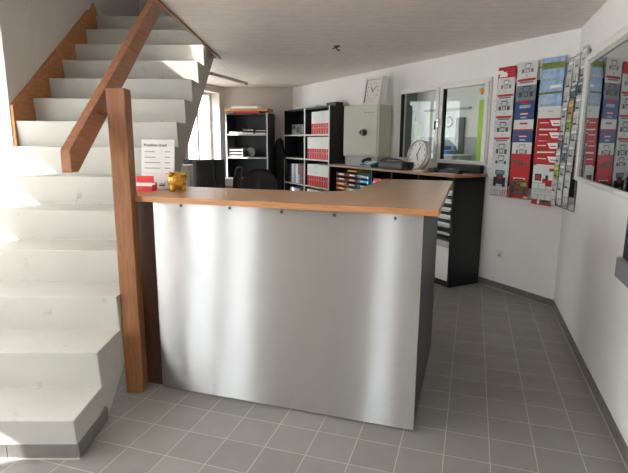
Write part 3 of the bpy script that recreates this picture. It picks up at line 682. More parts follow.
for z, n, x0, row in ((1.541, 7, 0.965, 'topmost'), (1.169, 9, 0.835, 'second'), (0.756, 9, 0.835, 'third'), (0.361, 6, 0.82, 'lowest')):
    w = 0.068
    for i in range(n):
        lab = 'red and white ring binder on the %s shelf of the back bookcase' % row
        P = b2(x0 + i*(w+0.0075), 0.022, z); grp = 'red and white binders on the %s shelf' % row
        if proto is None:
            proto = binder((M['paper'], M['red']), w, 0.332); proto.location = P; proto['label'] = lab; proto['group'] = grp
        else: dup(proto, P, -ANG, lab, grp)
for i, (w, k, lab) in enumerate(((0.07, 'dgrey', 'dark grey ring binder, first in the left bay of the back bookcase'), (0.07, 'paper', 'white ring binder next to the dark grey one in the left bay'), (0.07, 'lgrey', 'light grey ring binder in the middle of the left bay row'), (0.075, 'paper', 'wide white ring binder in the left bay of the back bookcase'), (0.07, 'pslate', 'slate grey ring binder right of the wide white one'), (0.07, 'pslate', 'slate grey ring binder second from the divider'), (0.07, 'red2', 'dull red ring binder against the divider of the back bookcase'))):
    o = binder((M[k], M['pgrey'] if i in (2, 4) else None), w, 0.31); place(o, b2(0.165 + i*0.078, 0.03, 0.756), -ANG); o['label'] = lab; o['group'] = 'binders in the left bay'
pr = None
for i in range(5):
    lab = 'pale binder in the row on the lowest visible shelf of the left bay'
    P = b2(0.17 + i*0.078, 0.03, 0.361)
    if pr is None: pr = binder((M['pgrey'], None), 0.07, 0.31); pr.location = P; pr['label'] = lab; pr['group'] = 'pale binders low in the left bay'
    else: dup(pr, P, -ANG, lab, 'pale binders low in the left bay')
t = thing('radio', 'grey boxy radio on the upper left shelf of the back bookcase', 'radio', b2(0.20, 0.05, 1.540), -ANG)
b = MB(); b.box(0, 0.33, 0, 0.16, 0, 0.165, M['grey'], bev=0.01); b.build('case', t)
b = MB(); b.cyl((0.24, 0.0, 0.08), (0.24, -0.004, 0.08), 0.055, M['dgrey'], 24); b.build('speaker_grille', t)
b = MB(); b.box(0.03, 0.15, -0.003, 0.0, 0.09, 0.14, M['pdark']); b.build('display', t)
simple('leaning_folder', lambda b: b.box(0, 0.022, 0, 0.18, 0, 0.15, M['lgrey']), 'narrow grey folder standing right of the radio', 'folder', b2(0.58, 0.05, 1.540), -ANG)
simple('flat_carton', lambda b: b.box(0, 0.62, 0, 0.18, 0, 0.03, M['pgrey']), 'flat pale carton lying on top of the back bookcase', 'box', b2(0.42, 0.05, 1.937), -ANG)
simple('crumpled_bag', lambda b: b.ball((0, 0, 0.028), (0.07, 0.05, 0.028), M['paper'], 14, 8), 'small crumpled white bag on top of the back bookcase', 'bag', b2(0.34, 0.14, 1.937), -ANG)

# ------------------------------------------------------------------ low cabinet along the back wall
CS0, CS1, CD = 0.865, 3.285, 0.43
t = thing('low_cabinet', 'long low black cabinet with wooden top under the inner window', 'cabinet', bw(CS1, CD), -ANG)
CW = CS1-CS0
b = MB(); b.box(0, 0.022, 0, CD-0.002, 0, 1.10, M['blackwood']); b.build('side_panel', t, 0.001)
b = MB(); b.box(CW-0.022, CW, 0, CD-0.02, 0, 1.10, M['black']); b.build('side_panel', t, 0.001)
for x in (1.02, 1.42, 1.88): 
    b = MB(); b.box(x-0.01, x+0.01, 0.004, CD-0.03, 0, 1.10, M['blackwood']); b.build('divider', t)
b = MB(); b.box(0.022, CW-0.022, CD-0.03, CD-0.02, 0, 1.10, M['blackwood']); b.build('back_panel', t)
b = MB(); b.box(0.022, CW-0.022, 0.004, CD-0.03, 0.0, 0.06, M['blackwood']); b.build('plinth', t)
for a, c_, zs in ((1.89, CW-0.022, (0.52, 0.60, 0.68, 0.76, 0.84, 0.92, 1.0)), (1.43, 1.87, (0.40, 0.75)), (1.03, 1.41, (0.40, 0.75))):
    for z in zs:
        b = MB(); b.box(a, c_, 0.004, CD-0.03, z-0.012, z, M['blackwood']); b.build('shelf', t)
b = MB(); b.box(0.0, CW+0.012, -0.02, CD-0.002, 1.10, 1.128, M['cabtop']); b.build('worktop', t, 0.002)
def cb(x, y, z): return bw(CS1 - x, CD - y, z)
# stacked coloured trays
cols = (('torange', ('tbrown', 'tbrown', 'tbrown', 'torange', 'torange'), 0.10), ('tbrown', ('tmint', 'tmint', 'tbrown', 'tbrown', 'tbrown'), 0.36), ('tblue', ('tblue', 'tblue', 'tblue', 'tblue', 'tmint'), 0.62))
TRH = 0.062
names = {'torange': 'orange', 'tbrown': 'rust red', 'tmint': 'mint', 'tblue': 'blue', 'tpink': 'pink'}
orders = ('lowest', 'second from the bottom', 'third from the bottom', 'fourth from the bottom', 'topmost')
layout = ((0.185, ('tbrown', 'torange', 'torange', 'tbrown', 'tbrown'), 'left stack'), (0.445, ('tmint', 'tmint', 'tbrown', 'tbrown', 'tbrown'), 'middle stack'), (0.705, ('tmint', 'tblue', 'tblue', 'tblue', 'tmint'), 'right stack'))
for x, cs, nm in layout:
    for i, cc in enumerate(cs):
        z = 0.74 + i*TRH
        t = thing('letter_tray', '%s letter tray, %s in the %s in the low cabinet' % (names[cc], orders[i], nm), 'tray', cb(x, 0.012, z), -ANG, 'coloured letter trays in the low cabinet')
        b = MB(); letter_tray(b, 0.24, 0.32, TRH-0.004, cc); b.box(0, 0.24, -0.003, 0.0, 0, 0.034, M[cc]); b.build('tray', t)
        b = MB(); b.box(0.07, 0.19, -0.0045, -0.003, 0.010, 0.030, M['paper']); b.build('label_strip', t)
simple('stacking_rack', lambda b: [b.box(0.18, 0.955, 0.012, 0.38, 0.715, 0.739, M['blackwood']), b.box(0.18, 0.955, 0.36, 0.38, 0.06, 0.715, M['blackwood']), b.box(0.18, 0.20, 0.012, 0.36, 0.06, 0.715, M['blackwood']), b.box(0.935, 0.955, 0.012, 0.36, 0.06, 0.715, M['blackwood'])], 'black stand inside the low cabinet carrying the coloured letter trays', 'rack', cb(0, 0, 0), -ANG)
simple('ochre_folder', lambda b: b.box(0, 0.22, 0, 0.28, 0, 0.022, M['tyellow']), 'ochre yellow folder lying on the middle stack of letter trays', 'folder', cb(0.455, 0.015, 0.74+5*TRH), -ANG)
simple('pink_folder', lambda b: b.box(0, 0.16, 0, 0.26, 0, 0.25, M['tpink']), 'pink folder stack beside the blue trays in the low cabinet', 'folder', cb(1.035, 0.02, 0.752), -ANG)
def shelfpapers(b, w, n, seed):
    rnd = random.Random(seed); z = 0
    for k in range(n):
        a, c_ = rnd.uniform(0, 0.02), rnd.uniform(0, 0.03); h = rnd.uniform(0.004, 0.009)
        b.box(a, w-c_, 0.004+rnd.uniform(0, 0.015), 0.30, z, z+h, M[rnd.choice(('paper', 'pgrey', 'paper', 'lgrey'))]); z += h
simple('paper_stack', lambda b: shelfpapers(b, 0.36, 14, 4), 'stack of grey and white papers on the middle shelf of the low cabinet', 'paper', cb(1.46, 0.02, 0.751), -ANG)
simple('paper_stack', lambda b: shelfpapers(b, 0.19, 30, 5), 'tall stack of papers beside the pink folder in the low cabinet', 'paper', cb(1.21, 0.02, 0.751), -ANG)
for i, z in enumerate((0.52, 0.60, 0.68, 0.76, 0.84, 0.92, 1.0)):
    simple('paper_stack', lambda b: shelfpapers(b, 0.49, 6+i % 3 if z < 1 else 5, 20+i), ('lowest', 'second lowest', 'third lowest', 'middle', 'third highest', 'second highest', 'uppermost')[i] + ' pile of papers in the narrow shelves at the cabinet end', 'paper', cb(1.90, 0.006, z), -ANG, 'paper piles in the cabinet end')
t = thing('white_carton', 'white carton at the bottom of the cabinet end below the paper piles', 'box', cb(1.90, 0.006, 0.06), -ANG)
b = MB(); b.box(0, 0.49, 0, 0.30, 0, 0.40, M['paper']); b.build('carton', t, 0.003)
b = MB(); b.box(-0.001, 0.491, -0.002, 0.302, 0.34, 0.402, M['pgrey']); b.build('lid', t, 0.003)

# things standing on the low cabinet
CT = 1.128
SRZ = math.radians(-28); _f = bw(2.37, 0.26); SAFE0 = Vector((_f.x - 0.585*math.cos(SRZ), _f.y - 0.585*math.sin(SRZ), CT+0.122))
def sf(x, y, z): return Vector((SAFE0.x + x*math.cos(SRZ) - y*math.sin(SRZ), SAFE0.y + x*math.sin(SRZ) + y*math.cos(SRZ), z))
t = thing('steel_safe', 'grey-green steel safe with round dial standing on a white carton', 'safe', SAFE0, SRZ)
SW, SD, SHT = 0.585, 0.235, 0.632
b = MB(); b.box(0, SW, 0, SD, 0, SHT, M['safe'], bev=0.006); b.build('body', t)
b = MB(); b.box(0.025, SW-0.025, -0.012, 0, 0.022, SHT-0.022, M['safe']); dr = b.build('door', t, 0.003)
b = MB(); b.cyl((0.36, -0.012, 0.30), (0.36, -0.03, 0.30), 0.048, M['steelbits'], 28); b.cyl((0.36, -0.03, 0.30), (0.36, -0.055, 0.30), 0.034, M['black'], 24); b.box(0.354, 0.366, -0.058, -0.055, 0.27, 0.33, M['lgrey']); b.build('dial', dr)
b = MB(); b.cyl((0.285, -0.012, 0.30), (0.285, -0.02, 0.30), 0.022, M['steelbits'], 20); b.box(0.281, 0.289, -0.0215, -0.02, 0.29, 0.31, M['black']); b.build('key_plate', dr)
b = MB()
for k in range(4): b.box(0.36+k*0.045, 0.385+k*0.045, -0.013, -0.012, 0.535, 0.545, M['grey'])
b.build('marking', dr)
simple('white_carton', lambda b: b.box(0, 0.52, 0, 0.20, 0, 0.1215, M['pgrey']), 'low white carton under the steel safe', 'box', sf(0.03, 0.02, CT), SRZ, None, 0.003)
# square clock leaning on the safe
t = thing('square_clock', 'white square clock tilted back on top of the steel safe', 'clock', sf(0.40, 0.06, CT+0.122+SHT), math.radians(-37))
TL2 = Matrix.Rotation(math.radians(-9), 4, 'X')
b = MB(); w = 0.160
b.box(-w, w, 0, 0.09, 0.0, 0.345, M['white']); b.xf(TL2); b.build('case', t, 0.004)
b = MB(); b.box(-w, -w+0.03, -0.02, 0, 0, 0.345, M['white']); b.box(w-0.03, w, -0.02, 0, 0, 0.345, M['white']); b.box(-w+0.03, w-0.03, -0.02, 0, 0.315, 0.345, M['white']); b.box(-w+0.03, w-0.03, -0.02, 0, 0, 0.03, M['white']); b.xf(TL2); b.build('rim', t, 0.003)
b = MB(); b.box(-w+0.032, w-0.032, -0.004, -0.001, 0.032, 0.313, M['clockface'])
for k in range(12):
    a = PI*k/6; x, z = 0.10*math.sin(a), 0.172+0.10*math.cos(a); b.box(x-0.006, x+0.006, -0.005, -0.004, z-0.006, z+0.006, M['grey'])
b.xf(TL2); b.build('dial', t)
b = MB()
for k in range(4): b.box(*((-w+0.03, w-0.03, -0.006, -0.0045, 0.03, 0.034) if k == 0 else (-w+0.03, w-0.03, -0.006, -0.0045, 0.311, 0.315) if k == 1 else (-w+0.03, -w+0.036, -0.006, -0.0045, 0.034, 0.311) if k == 2 else (w-0.036, w-0.03, -0.006, -0.0045, 0.034, 0.311)), M['dgrey'])
b.xf(TL2); b.build('inner_border', t)
def hand(L, wd, ang, y, zc, name, t, mt):
    b = MB(); b.box(-wd, wd, y-0.002, y, -0.015, L, M['dgrey']); b.xf(mt @ Matrix.Translation((0, 0, zc)) @ Matrix.Rotation(ang, 4, 'Y')); b.build(name, t)
hand(0.085, 0.004, math.radians(48), -0.006, 0.172, 'minute_hand', t, TL2); hand(0.06, 0.005, math.radians(-35), -0.008, 0.172, 'hour_hand', t, TL2)
simple('router', lambda b: [b.box(0, 0.27, 0, 0.12, 0, 0.055, M['black']), b.box(0.02, 0.25, -0.001, 0, 0.02, 0.03, M['dgrey'])], 'small black box on top of the binder bookcase next to the safe', 'box', b2(B2W-0.275, 0.10, 1.937), -ANG, None, 0.004)
# round clock leaning against the window wall
t = thing('round_clock', 'round white clock with pale rim leaning below the inner window', 'clock', bw(1.68, 0.26, CT), -ANG-math.radians(2))
TL3 = Matrix.Rotation(math.radians(-13), 4, 'X')
R0 = 0.172
b = MB(); b.cyl((0, 0.05, R0), (0, 0.0, R0), R0, M['white'], 48); 
b.xf(TL3); b.build('case', t)
b = MB(); n = 48
for k in range(n): 
    pass
b.tube([(R0*0.95*math.cos(2*PI*k/n), -0.006, R0+R0*0.95*math.sin(2*PI*k/n)) for k in range(n+1)], 0.0105, M['lgrey'], 8); b.xf(TL3); b.build('rim', t)
b = MB(); b.cyl((0, 0, R0), (0, -0.003, R0), R0*0.9, M['clockface'], 48)
for k in range(12):
    a = PI*k/6; x, z = 0.125*math.sin(a), R0+0.125*math.cos(a); b.box(x-0.006, x+0.006, -0.004, -0.003, z-0.011, z+0.011, M['grey'])
b.xf(TL3); b.build('dial', t)
hand(0.10, 0.004, math.radians(20), -0.006, R0, 'minute_hand', t, TL3); hand(0.07, 0.005, math.radians(150), -0.008, R0, 'hour_hand', t, TL3)
# phone, bag, cables
t = thing('desk_phone', 'teal and black desk telephone in front of the safe', 'telephone', bw(2.50, 0.37, CT), -ANG)
b = MB(); b.prism([(0, 0), (0.16, 0), (0.16, 0.07), (0, 0.03)], 0, 0.25, M['teal'], lambda a, z, h: (h, -0.08+a, z)); b.build('base', t, 0.004)
b = MB(); b.tube([(0.035, -0.06, 0.06), (0.035, -0.04, 0.078), (0.035, 0.03, 0.095), (0.035, 0.06, 0.09)], 0.02, M['dgrey'], 10); b.build('handset', t)
b = MB()
for i in range(3):
    for j in range(4): b.box(0.10+i*0.035, 0.125+i*0.035, -0.06+j*0.03, -0.04+j*0.03, 0.036+0.0075*j, 0.05+0.0075*j, M['paper'])
b.build('keypad', t)
t = thing('laptop_bag', 'flat dark grey bag with a carrying strap lying between phone and round clock', 'bag', bw(2.16, 0.34, CT), -ANG)
b = MB(); b.box(0, 0.46, -0.07, 0.16, 0, 0.085, M['dgrey'], bev=0.015); b.build('body', t)
b = MB(); b.tube([(0.0, -0.04, 0.07), (0.05, -0.05, 0.105), (0.2, -0.06, 0.118), (0.38, -0.05, 0.11), (0.47, -0.03, 0.085), (0.50, 0.0, 0.02)], 0.009, M['black']); b.build('strap', t)
b = MB(); b.box(0.02, 0.44, -0.072, -0.068, 0.04, 0.046, M['grey']); b.build('zip', t)
t = thing('cable_tangle', 'tangle of black cables and adapters right of the round clock', 'cables', bw(1.42, 0.27, CT), -ANG)
b = MB(); rnd = random.Random(3); pts_ = []
for k in range(26): a = k*1.1; pts_.append((0.15+0.14*math.cos(a*0.83)+0.01*k*0.2, 0.02+0.07*math.sin(a), 0.012+0.02*(0.5+0.5*math.sin(a*1.9))))
b.tube(pts_, 0.007, M['black'], 8); b.build('cable', t)
for x, y in ((0.05, -0.02), (0.26, 0.02)):
    b = MB(); b.box(x, x+0.09, y-0.03, y+0.03, 0, 0.045, M['black'], bev=0.006); b.build('adapter', t)
simple('note_pad', lambda b: b.box(0, 0.14, 0, 0.10, 0, 0.012, M['paper']), 'white note pad in front of the black cables on the cabinet', 'paper', bw(1.53, 0.40, CT), -ANG+0.3)
t = thing('power_strip', 'dark power strip at the right end of the cabinet top', 'power strip', bw(1.08, 0.30, CT), -ANG)
b = MB(); b.box(-0.10, 0.16, -0.03, 0.03, 0, 0.04, M['black'], bev=0.005); b.build('body', t)
for k in range(4):
    b = MB(); b.cyl((-0.07+k*0.06, 0, 0.04), (-0.07+k*0.06, 0, 0.042), 0.02, M['dgrey'], 16); b.build('socket', t)
simple('envelope', lambda b: b.box(0, 0.22, 0, 0.12, 0, 0.006, M['pgrey']), 'grey envelope lying in front of the power strip', 'paper', bw(1.16, 0.43, CT), -ANG+0.1)
simple('black_ledge_board', lambda b: b.box(0, 0.62, 0, 0.05, 0, 0.085, M['black']), 'long black board standing behind the cables under the window', 'board', bw(1.50, 0.085, CT), -ANG, None, 0.002)

# ------------------------------------------------------------------ brochure racks
def brochure(style, w, h, name='brochure'):
    """thin printed leaflet: local x 0..w, y 0 front, z 0..h"""
    t = 0.0042
    b = MB()
    def cov(bg): b.box(0, w, 0, t, 0, h, M[bg])
    def pr(x0, x1, z0, z1, m, k=1): b.box(x0*w, x1*w, -0.0003*k, 0.0, z0*h, z1*h, M[m])
    def tractor(cx, cz, s, m='grey', body='pgrey'):
        # cab frame with windscreen, bonnet, two wheels
        pr(cx-0.15*s, cx+0.15*s, cz+0.175*s, cz+0.20*s, m, 2); pr(cx-0.13*s, cx-0.11*s, cz+0.06*s, cz+0.175*s, m, 2); pr(cx+0.11*s, cx+0.13*s, cz+0.06*s, cz+0.175*s, m, 2)
        pr(cx-0.22*s, cx-0.15*s, cz+0.13*s, cz+0.145*s, m, 2); pr(cx+0.15*s, cx+0.22*s, cz+0.13*s, cz+0.145*s, m, 2)
        pr(cx-0.09*s, cx+0.09*s, cz-0.06*s, cz+0.075*s, m, 2); pr(cx-0.06*s, cx+0.06*s, cz-0.03*s, cz+0.05*s, body, 3)
        for sx in (-1, 1): pr(cx+sx*0.21*s-0.06*s, cx+sx*0.21*s+0.06*s, cz-0.12*s, cz+0.06*s, m, 2)
    if style == 'tractor_white': cov('pwhite'); tractor(0.5, 0.72, 1.1)
    elif style == 'tractor_grey': cov('pgrey'); tractor(0.5, 0.71, 1.2, 'dgrey')
    elif style == 'tractor_slate': cov('pslate'); tractor(0.5, 0.73, 1.3, 'pdark', 'pslate')
    elif style == 'red_stripe': cov('pwhite'); pr(0.05, 0.95, 0.76, 0.83, 'red2'); pr(0.15, 0.85, 0.70, 0.75, 'grey'); pr(0.46, 0.54, 0.89, 0.92, 'pslate')
    elif style == 'red_white': cov('red2'); pr(0.0, 0.30, 0.80, 0.90, 'paper'); pr(0.1, 0.55, 0.70, 0.80, 'paper'); pr(0.25, 0.5, 0.78, 0.85, 'paper', 2)
    elif style == 'blue': cov('pblue'); pr(0.28, 0.75, 0.80, 0.87, 'red2'); pr(0.33, 0.70, 0.82, 0.845, 'paper', 2); pr(0.35, 0.65, 0.70, 0.75, 'psky')
    elif style == 'bluegrey': cov('pslate'); pr(0.0, 1.0, 0.0, 0.88, 'pblue'); pr(0.3, 0.75, 0.80, 0.89, 'red2', 2); pr(0.25, 0.8, 0.66, 0.76, 'psky', 2)
    elif style == 'white_red': cov('pwhite'); pr(0.3, 0.7, 0.86, 0.91, 'red2'); pr(0, 1, 0.60, 0.72, 'red2')
    elif style == 'white': cov('pwhite'); pr(0.42, 0.68, 0.84, 0.88, 'pgrey'); pr(0.48, 0.62, 0.86, 0.87, 'red2', 2)
    elif style == 'landscape': cov('psky'); pr(0, 1, 0.0, 0.86, 'pgreen')
    elif style == 'sky': cov('psky'); pr(0, 1, 0.0, 0.58, 'pgreen'); pr(0.1, 0.6, 0.74, 0.82, 'pgrey')
    elif style == 'sky_green': cov('psky'); pr(0, 1, 0.0, 0.70, 'pgreen'); pr(0.45, 0.95, 0.80, 0.88, 'paper')
    elif style == 'red_card':
        cov('red2'); A_ = [(0.55, 0.94), (1.0, 0.94), (1.0, 0.78), (0.68, 0.78)]
        b.prism([(x*w, z*h) for x, z in A_], -0.0004, 0, M['paper'], lambda a, z, q: (a, q, z)); pr(0.12, 0.5, 0.86, 0.885, 'paper'); pr(0.12, 0.9, 0.66, 0.70, 'paper'); pr(0.7, 0.95, 0.83, 0.86, 'red2', 2)
    elif style == 'red_machine':
        cov('red2'); b.prism([(0, 0.60*h), (w, 0.60*h), (w*0.95, 0.66*h), (w*0.45, 0.80*h), (0.05*w, 0.84*h)], -0.0004, 0, M['pphoto'], lambda a, z, q: (a, q, z)); pr(0.1, 0.4, 0.66, 0.74, 'red2', 2)
    elif style == 'red_photo':
        cov('red2'); pr(0.05, 0.95, 0.10, 0.52, 'pphoto'); pr(0.2, 0.8, 0.58, 0.62, 'paper'); tractor(0.5, 0.30, 1.5, 'pdark', 'red2'); pr(0.6, 0.9, 0.36, 0.48, 'plime', 2); pr(0.8, 1.0, 0.02, 0.06, 'paper', 2)
    elif style == 'tractor_full':
        cov('pgrey'); pr(0.22, 0.78, 0.66, 0.80, 'pdark', 2); pr(0.28, 0.72, 0.68, 0.78, 'pslate', 3); pr(0.3, 0.7, 0.36, 0.66, 'pdark', 2); pr(0.4, 0.6, 0.5, 0.58, 'red2', 3)
        for sx in (0.14, 0.68): pr(sx, sx+0.18, 0.28, 0.58, 'black', 2)
        pr(0.76, 0.94, 0.05, 0.19, 'red2', 2); pr(0.82, 0.88, 0.07, 0.11, 'paper', 3); pr(0.82, 0.88, 0.13, 0.17, 'paper', 3)
    elif style == 'machines_white':
        cov('pwhite'); pr(0.10, 0.40, 0.55, 0.75, 'pdark', 2); pr(0.15, 0.34, 0.6, 0.7, 'red2', 3); pr(0.45, 0.62, 0.50, 0.62, 'red2', 2); pr(0.60, 0.88, 0.40, 0.58, 'red2', 2); pr(0.58, 0.70, 0.56, 0.72, 'pdark', 3); pr(0.72, 0.95, 0.84, 0.92, 'red2', 2); pr(0.1, 0.9, 0.2, 0.3, 'pgrey')
    elif style == 'red_strips':
        cov('red2'); pr(0.30, 0.42, 0.05, 0.95, 'paper'); pr(0.5, 0.98, 0.1, 0.95, 'pphoto'); pr(0.55, 0.8, 0.2, 0.7, 'pdark', 2)
    elif style in ('l_white', 'l_grey', 'l_slate', 'l_lime', 'l_orange', 'l_green'):
        cov({'l_white': 'pwhite', 'l_grey': 'pgrey', 'l_slate': 'pslate', 'l_lime': 'plime', 'l_orange': 'porange', 'l_green': 'pgreen'}[style]); pr(0.1, 0.9, 0.80, 0.88, 'pgrey' if style != 'l_grey' else 'paper'); pr(0.1, 0.7, 0.55, 0.6, 'pdark')
    o = b.build(name); return o
ROWS = ('topmost', 'second', 'third', 'fourth', 'fifth', 'sixth', 'seventh', 'eighth', 'ninth', 'lowest')
def rack_frame(t, W_, z0, z1, xs):
    b = MB(); r = 0.003
    for x in xs: b.cyl((x, 0.02, z0), (x, 0.02, z1), r, M['dgrey'], 6)
    for z in (z0, (z0+z1)/2, z1): b.cyl((0, 0.02, z), (W_, 0.02, z), r, M['dgrey'], 6)
    b.box(0.02, W_-0.06, 0.026, 0.03, z0+0.10, z1-0.10, M['blackwood'])
    b.build('frame', t)
def pocket(t, x, w, z, y):
    b = MB(); r = 0.0014
    y1 = y-0.008
    b.tube([(x, 0.018, z), (x, y1, z), (x+w, y1, z), (x+w, 0.018, z)], r, M['dgrey'], 5)
    b.tube([(x, y+0.012, z+0.045), (x, y1, z+0.05), (x+w, y1, z+0.05), (x+w, y+0.012, z+0.045)], r, M['dgrey'], 5)
    for k in range(1, 3): b.tube([(x+w*k/3, y1, z), (x+w*k/3, y1, z+0.05)], r, M['dgrey'], 5)
    b.build('pocket', t)
# flat rack on the back wall: three columns
RS = 0.785
t = thing('brochure_rack', 'wide wire brochure rack with three columns on the back wall', 'rack', bw(RS, 0.032), -ANG)
rack_frame(t, 0.74, 0.93, 2.08, (0.0, 0.23, 0.48, 0.74))
STY = (('red_white', 'tractor_white', 'red_stripe', 'tractor_grey', 'red_stripe', 'tractor_grey', 'red_stripe', 'tractor_grey', 'tractor_grey', 'tractor_full'),
       ('tractor_white', 'red_stripe', 'tractor_slate', 'bluegrey', 'blue', 'white_red', 'blue', 'tractor_white', 'red_machine', 'red_photo'),
       ('landscape', 'sky', 'sky_green', 'sky', 'white', 'red_card', 'red_card', 'red_card', 'red_card', 'machines_white'))
DESC = {'red_white': 'red brochure with white shapes', 'tractor_white': 'white brochure with a dark tractor', 'red_stripe': 'white brochure with a red stripe', 'tractor_grey': 'grey brochure with a dark tractor', 'tractor_slate': 'slate blue brochure with a dark tractor', 'bluegrey': 'blue and slate brochure with a red label', 'blue': 'blue brochure with a red label', 'white_red': 'white brochure above a red band', 'white': 'plain white brochure', 'landscape': 'meadow landscape brochure', 'sky': 'cloudy sky brochure', 'sky_green': 'sky brochure with a green strip', 'red_card': 'red brochure with a white flash', 'red_machine': 'red brochure with machine photo', 'red_photo': 'red brochure with large tractor photo', 'tractor_full': 'grey brochure showing a whole dark tractor', 'machines_white': 'white brochure with red machines'}
CN = ('left', 'middle', 'right')
CXS = ((0.0, 0.205), (0.222, 0.217), (0.468, 0.230))
LEAN = math.radians(0.3)
def set_on(o, root_loc, rz, x, y, z, lean, tilt=0.0):
    o.matrix_world = Matrix.Translation(root_loc) @ Matrix.Rotation(rz, 4, 'Z') @ Matrix.Translation((x, y, z)) @ Matrix.Rotation(-lean, 4, 'X') @ Matrix.Rotation(tilt, 4, 'Y')
rnd = random.Random(11)
for ci in range(3):
    x, w = CXS[ci]
    for ri in range(10):
        ztop = (2.128, 2.148, 2.150)[ci] - ri*(0.0985, 0.1015, 0.1005)[ci] + (rnd.uniform(-0.006, 0.006) if 0 < ri < 9 else 0); h = 0.297
        zb = ztop - h*math.cos(LEAN); y = -0.006 - 0.0062*ri
        o = brochure(STY[ci][ri], w-0.008, h)
        lab = '%s, %s column of wide rack, %s row' % (DESC[STY[ci][ri]], CN[ci], ROWS[ri])
        tag(o, lab, 'brochure', 'brochures in the wide rack')
        set_on(o, bw(RS, 0.032), -ANG, x+0.004+0.0060*ri, y, zb, LEAN, rnd.uniform(-0.02, 0.02))
        pocket(t, x+0.0060*ri, w, zb-0.004, y)
o = brochure('red_strips', 0.20, 0.15); tag(o, 'red and dark photo brochure below the white machine brochure, right column bottom', 'brochure', 'brochures in the wide rack')
o.data.transform(Matrix.Identity(4)); set_on(o, bw(RS, 0.032), -ANG, 0.53, -0.058, 0.905, LEAN, 0.03)
# narrow wing rack at the corner on the right wall
P1, P2 = Vector((0.712, 2.42, 0)), Vector((0.782, 2.00, 0))
WRZ = math.atan2(P2.y-P1.y, P2.x-P1.x)
t = thing('brochure_rack', 'narrow wire leaflet rack seen edge-on in the corner beside the dark glass', 'rack', P1, WRZ)
rack_frame(t, 0.42, 0.92, 2.10, (0.0, 0.14, 0.28, 0.42))
WST = ('l_grey', 'l_white', 'l_white', 'l_grey', 'l_white', 'l_slate', 'l_grey', 'l_lime', 'l_white', 'l_slate')
LCOL = {'l_grey': 'grey', 'l_white': 'white', 'l_orange': 'orange', 'l_slate': 'slate blue', 'l_green': 'dark green', 'l_lime': 'lime green'}
for ci in range(3):
    for ri in range(9):
        if ci == 1 and ri == 3: WST = WST[:6] + ('l_orange',) + WST[7:]
        if ci == 2: WST = ('l_grey', 'l_grey', 'l_white', 'l_slate', 'l_grey', 'l_white', 'l_grey', 'l_grey', 'l_slate', 'l_white')
        sty = WST[(ri + (0, 3, 1)[ci]) % 10] if not (ci == 2 and ri % 2) else 'l_grey'
        h = 0.21; ztop = 2.09 - ri*0.118 + (0, 0.02, 0.05)[ci]; zb = ztop - h*math.cos(LEAN)
        o = brochure(sty, 0.102, h, 'leaflet')
        tag(o, '%s leaflet in the %s column of the corner rack, row %s from the top' % (LCOL[sty], ('far', 'middle', 'near')[ci], ('one', 'two', 'three', 'four', 'five', 'six', 'seven', 'eight', 'nine')[ri]), 'leaflet', 'leaflets in the corner rack')
        y = 0.008 - 0.0062*ri; set_on(o, P1, WRZ, 0.014+ci*0.14+0.005*ri, y, zb, LEAN, rnd.uniform(-0.03, 0.03)); pocket(t, 0.009+ci*0.14+0.005*ri, 0.112, zb-0.004, y)

# ------------------------------------------------------------------ glass on the right wall and other wall things
t = sroot('window_7', (CX, 2.05, 0), -PI/2)
L_ = 2.4; zb, zt, fw = 1.165, 2.03, 0.10
b = MB(); b.box(0, fw, -0.03, 0, zb, zt+0.03, M['white']); b.box(fw, L_, -0.03, 0, zt-0.02, zt+0.03, M['white']); b.box(fw, L_, -0.03, 0, zb-0.0, zb+0.03, M['white']); b.box(L_, L_+fw, -0.03, 0, zb, zt+0.03, M['white']); b.build('frame', t, 0.008)
b = MB(); b.box(fw, fw+0.035, -0.022, 0, zb+0.03, zt-0.02, M['lgrey']); b.box(fw+0.035, L_, -0.022, 0, zt-0.045, zt-0.02, M['lgrey']); b.build('sash', t, 0.004)
b = MB(); b.box(fw+0.035, L_, -0.012, -0.004, zb+0.03, zt-0.045, M['mirror']); b.build('pane', t)
t = thing('wall_dispenser', 'black and grey dispenser mounted on the right wall below the dark glass', 'dispenser', (CX, 0.505, 0.80), -PI/2)
b = MB(); b.box(0.02, 0.22, -0.052, 0, 0.09, 0.36, M['black'], bev=0.015); b.build('housing', t)
b = MB(); b.box(0.0, 0.24, -0.07, 0, 0.0, 0.10, M['grey'], bev=0.008); b.build('tray', t)
b = MB(); b.cyl((0.12, -0.052, 0.3), (0.12, -0.056, 0.3), 0.03, M['dgrey'], 20); b.build('button', t)
t = thing('wall_outlet', 'white double power outlet low on the back wall below the brochure rack', 'outlet', bw(0.625, 0, 0.30), -ANG)
b = MB(); b.box(-0.04, 0.04, -0.010, 0, 0, 0.085, M['white'], bev=0.003); b.build('plate', t)
b = MB(); b.cyl((0, -0.010, 0.045), (0, -0.0115, 0.045), 0.022, M['lgrey'], 20); b.box(-0.011, -0.006, -0.0125, -0.0115, 0.041, 0.049, M['dgrey']); b.box(0.006, 0.011, -0.0125, -0.0115, 0.041, 0.049, M['dgrey']); b.build('socket', t)
t = thing('tube_light', 'slim grey fluorescent tube light on the ceiling near the far window', 'lamp', (-3.42, 4.05, H), math.radians(92.5))
b = MB(); b.box(0, 1.28, -0.02, 0.02, -0.016, 0, M['lgrey'], bev=0.003); b.build('housing', t)
b = MB(); b.cyl((0.05, 0, -0.026), (1.23, 0, -0.026), 0.008, M['lgrey'], 14); b.build('tube', t)
for x in (0.03, 1.25):
    b = MB(); b.box(x-0.02, x+0.02, -0.015, 0.015, -0.036, -0.016, M['grey']); b.build('socket', t)
t = thing('ceiling_hook', 'small dark hook screwed into the middle of the ceiling', 'hook', (-1.285, 2.716, H), 0)
b = MB(); b.cyl((0, 0, 0), (0, 0, -0.008), 0.03, M['dgrey'], 16); b.build('plate', t)
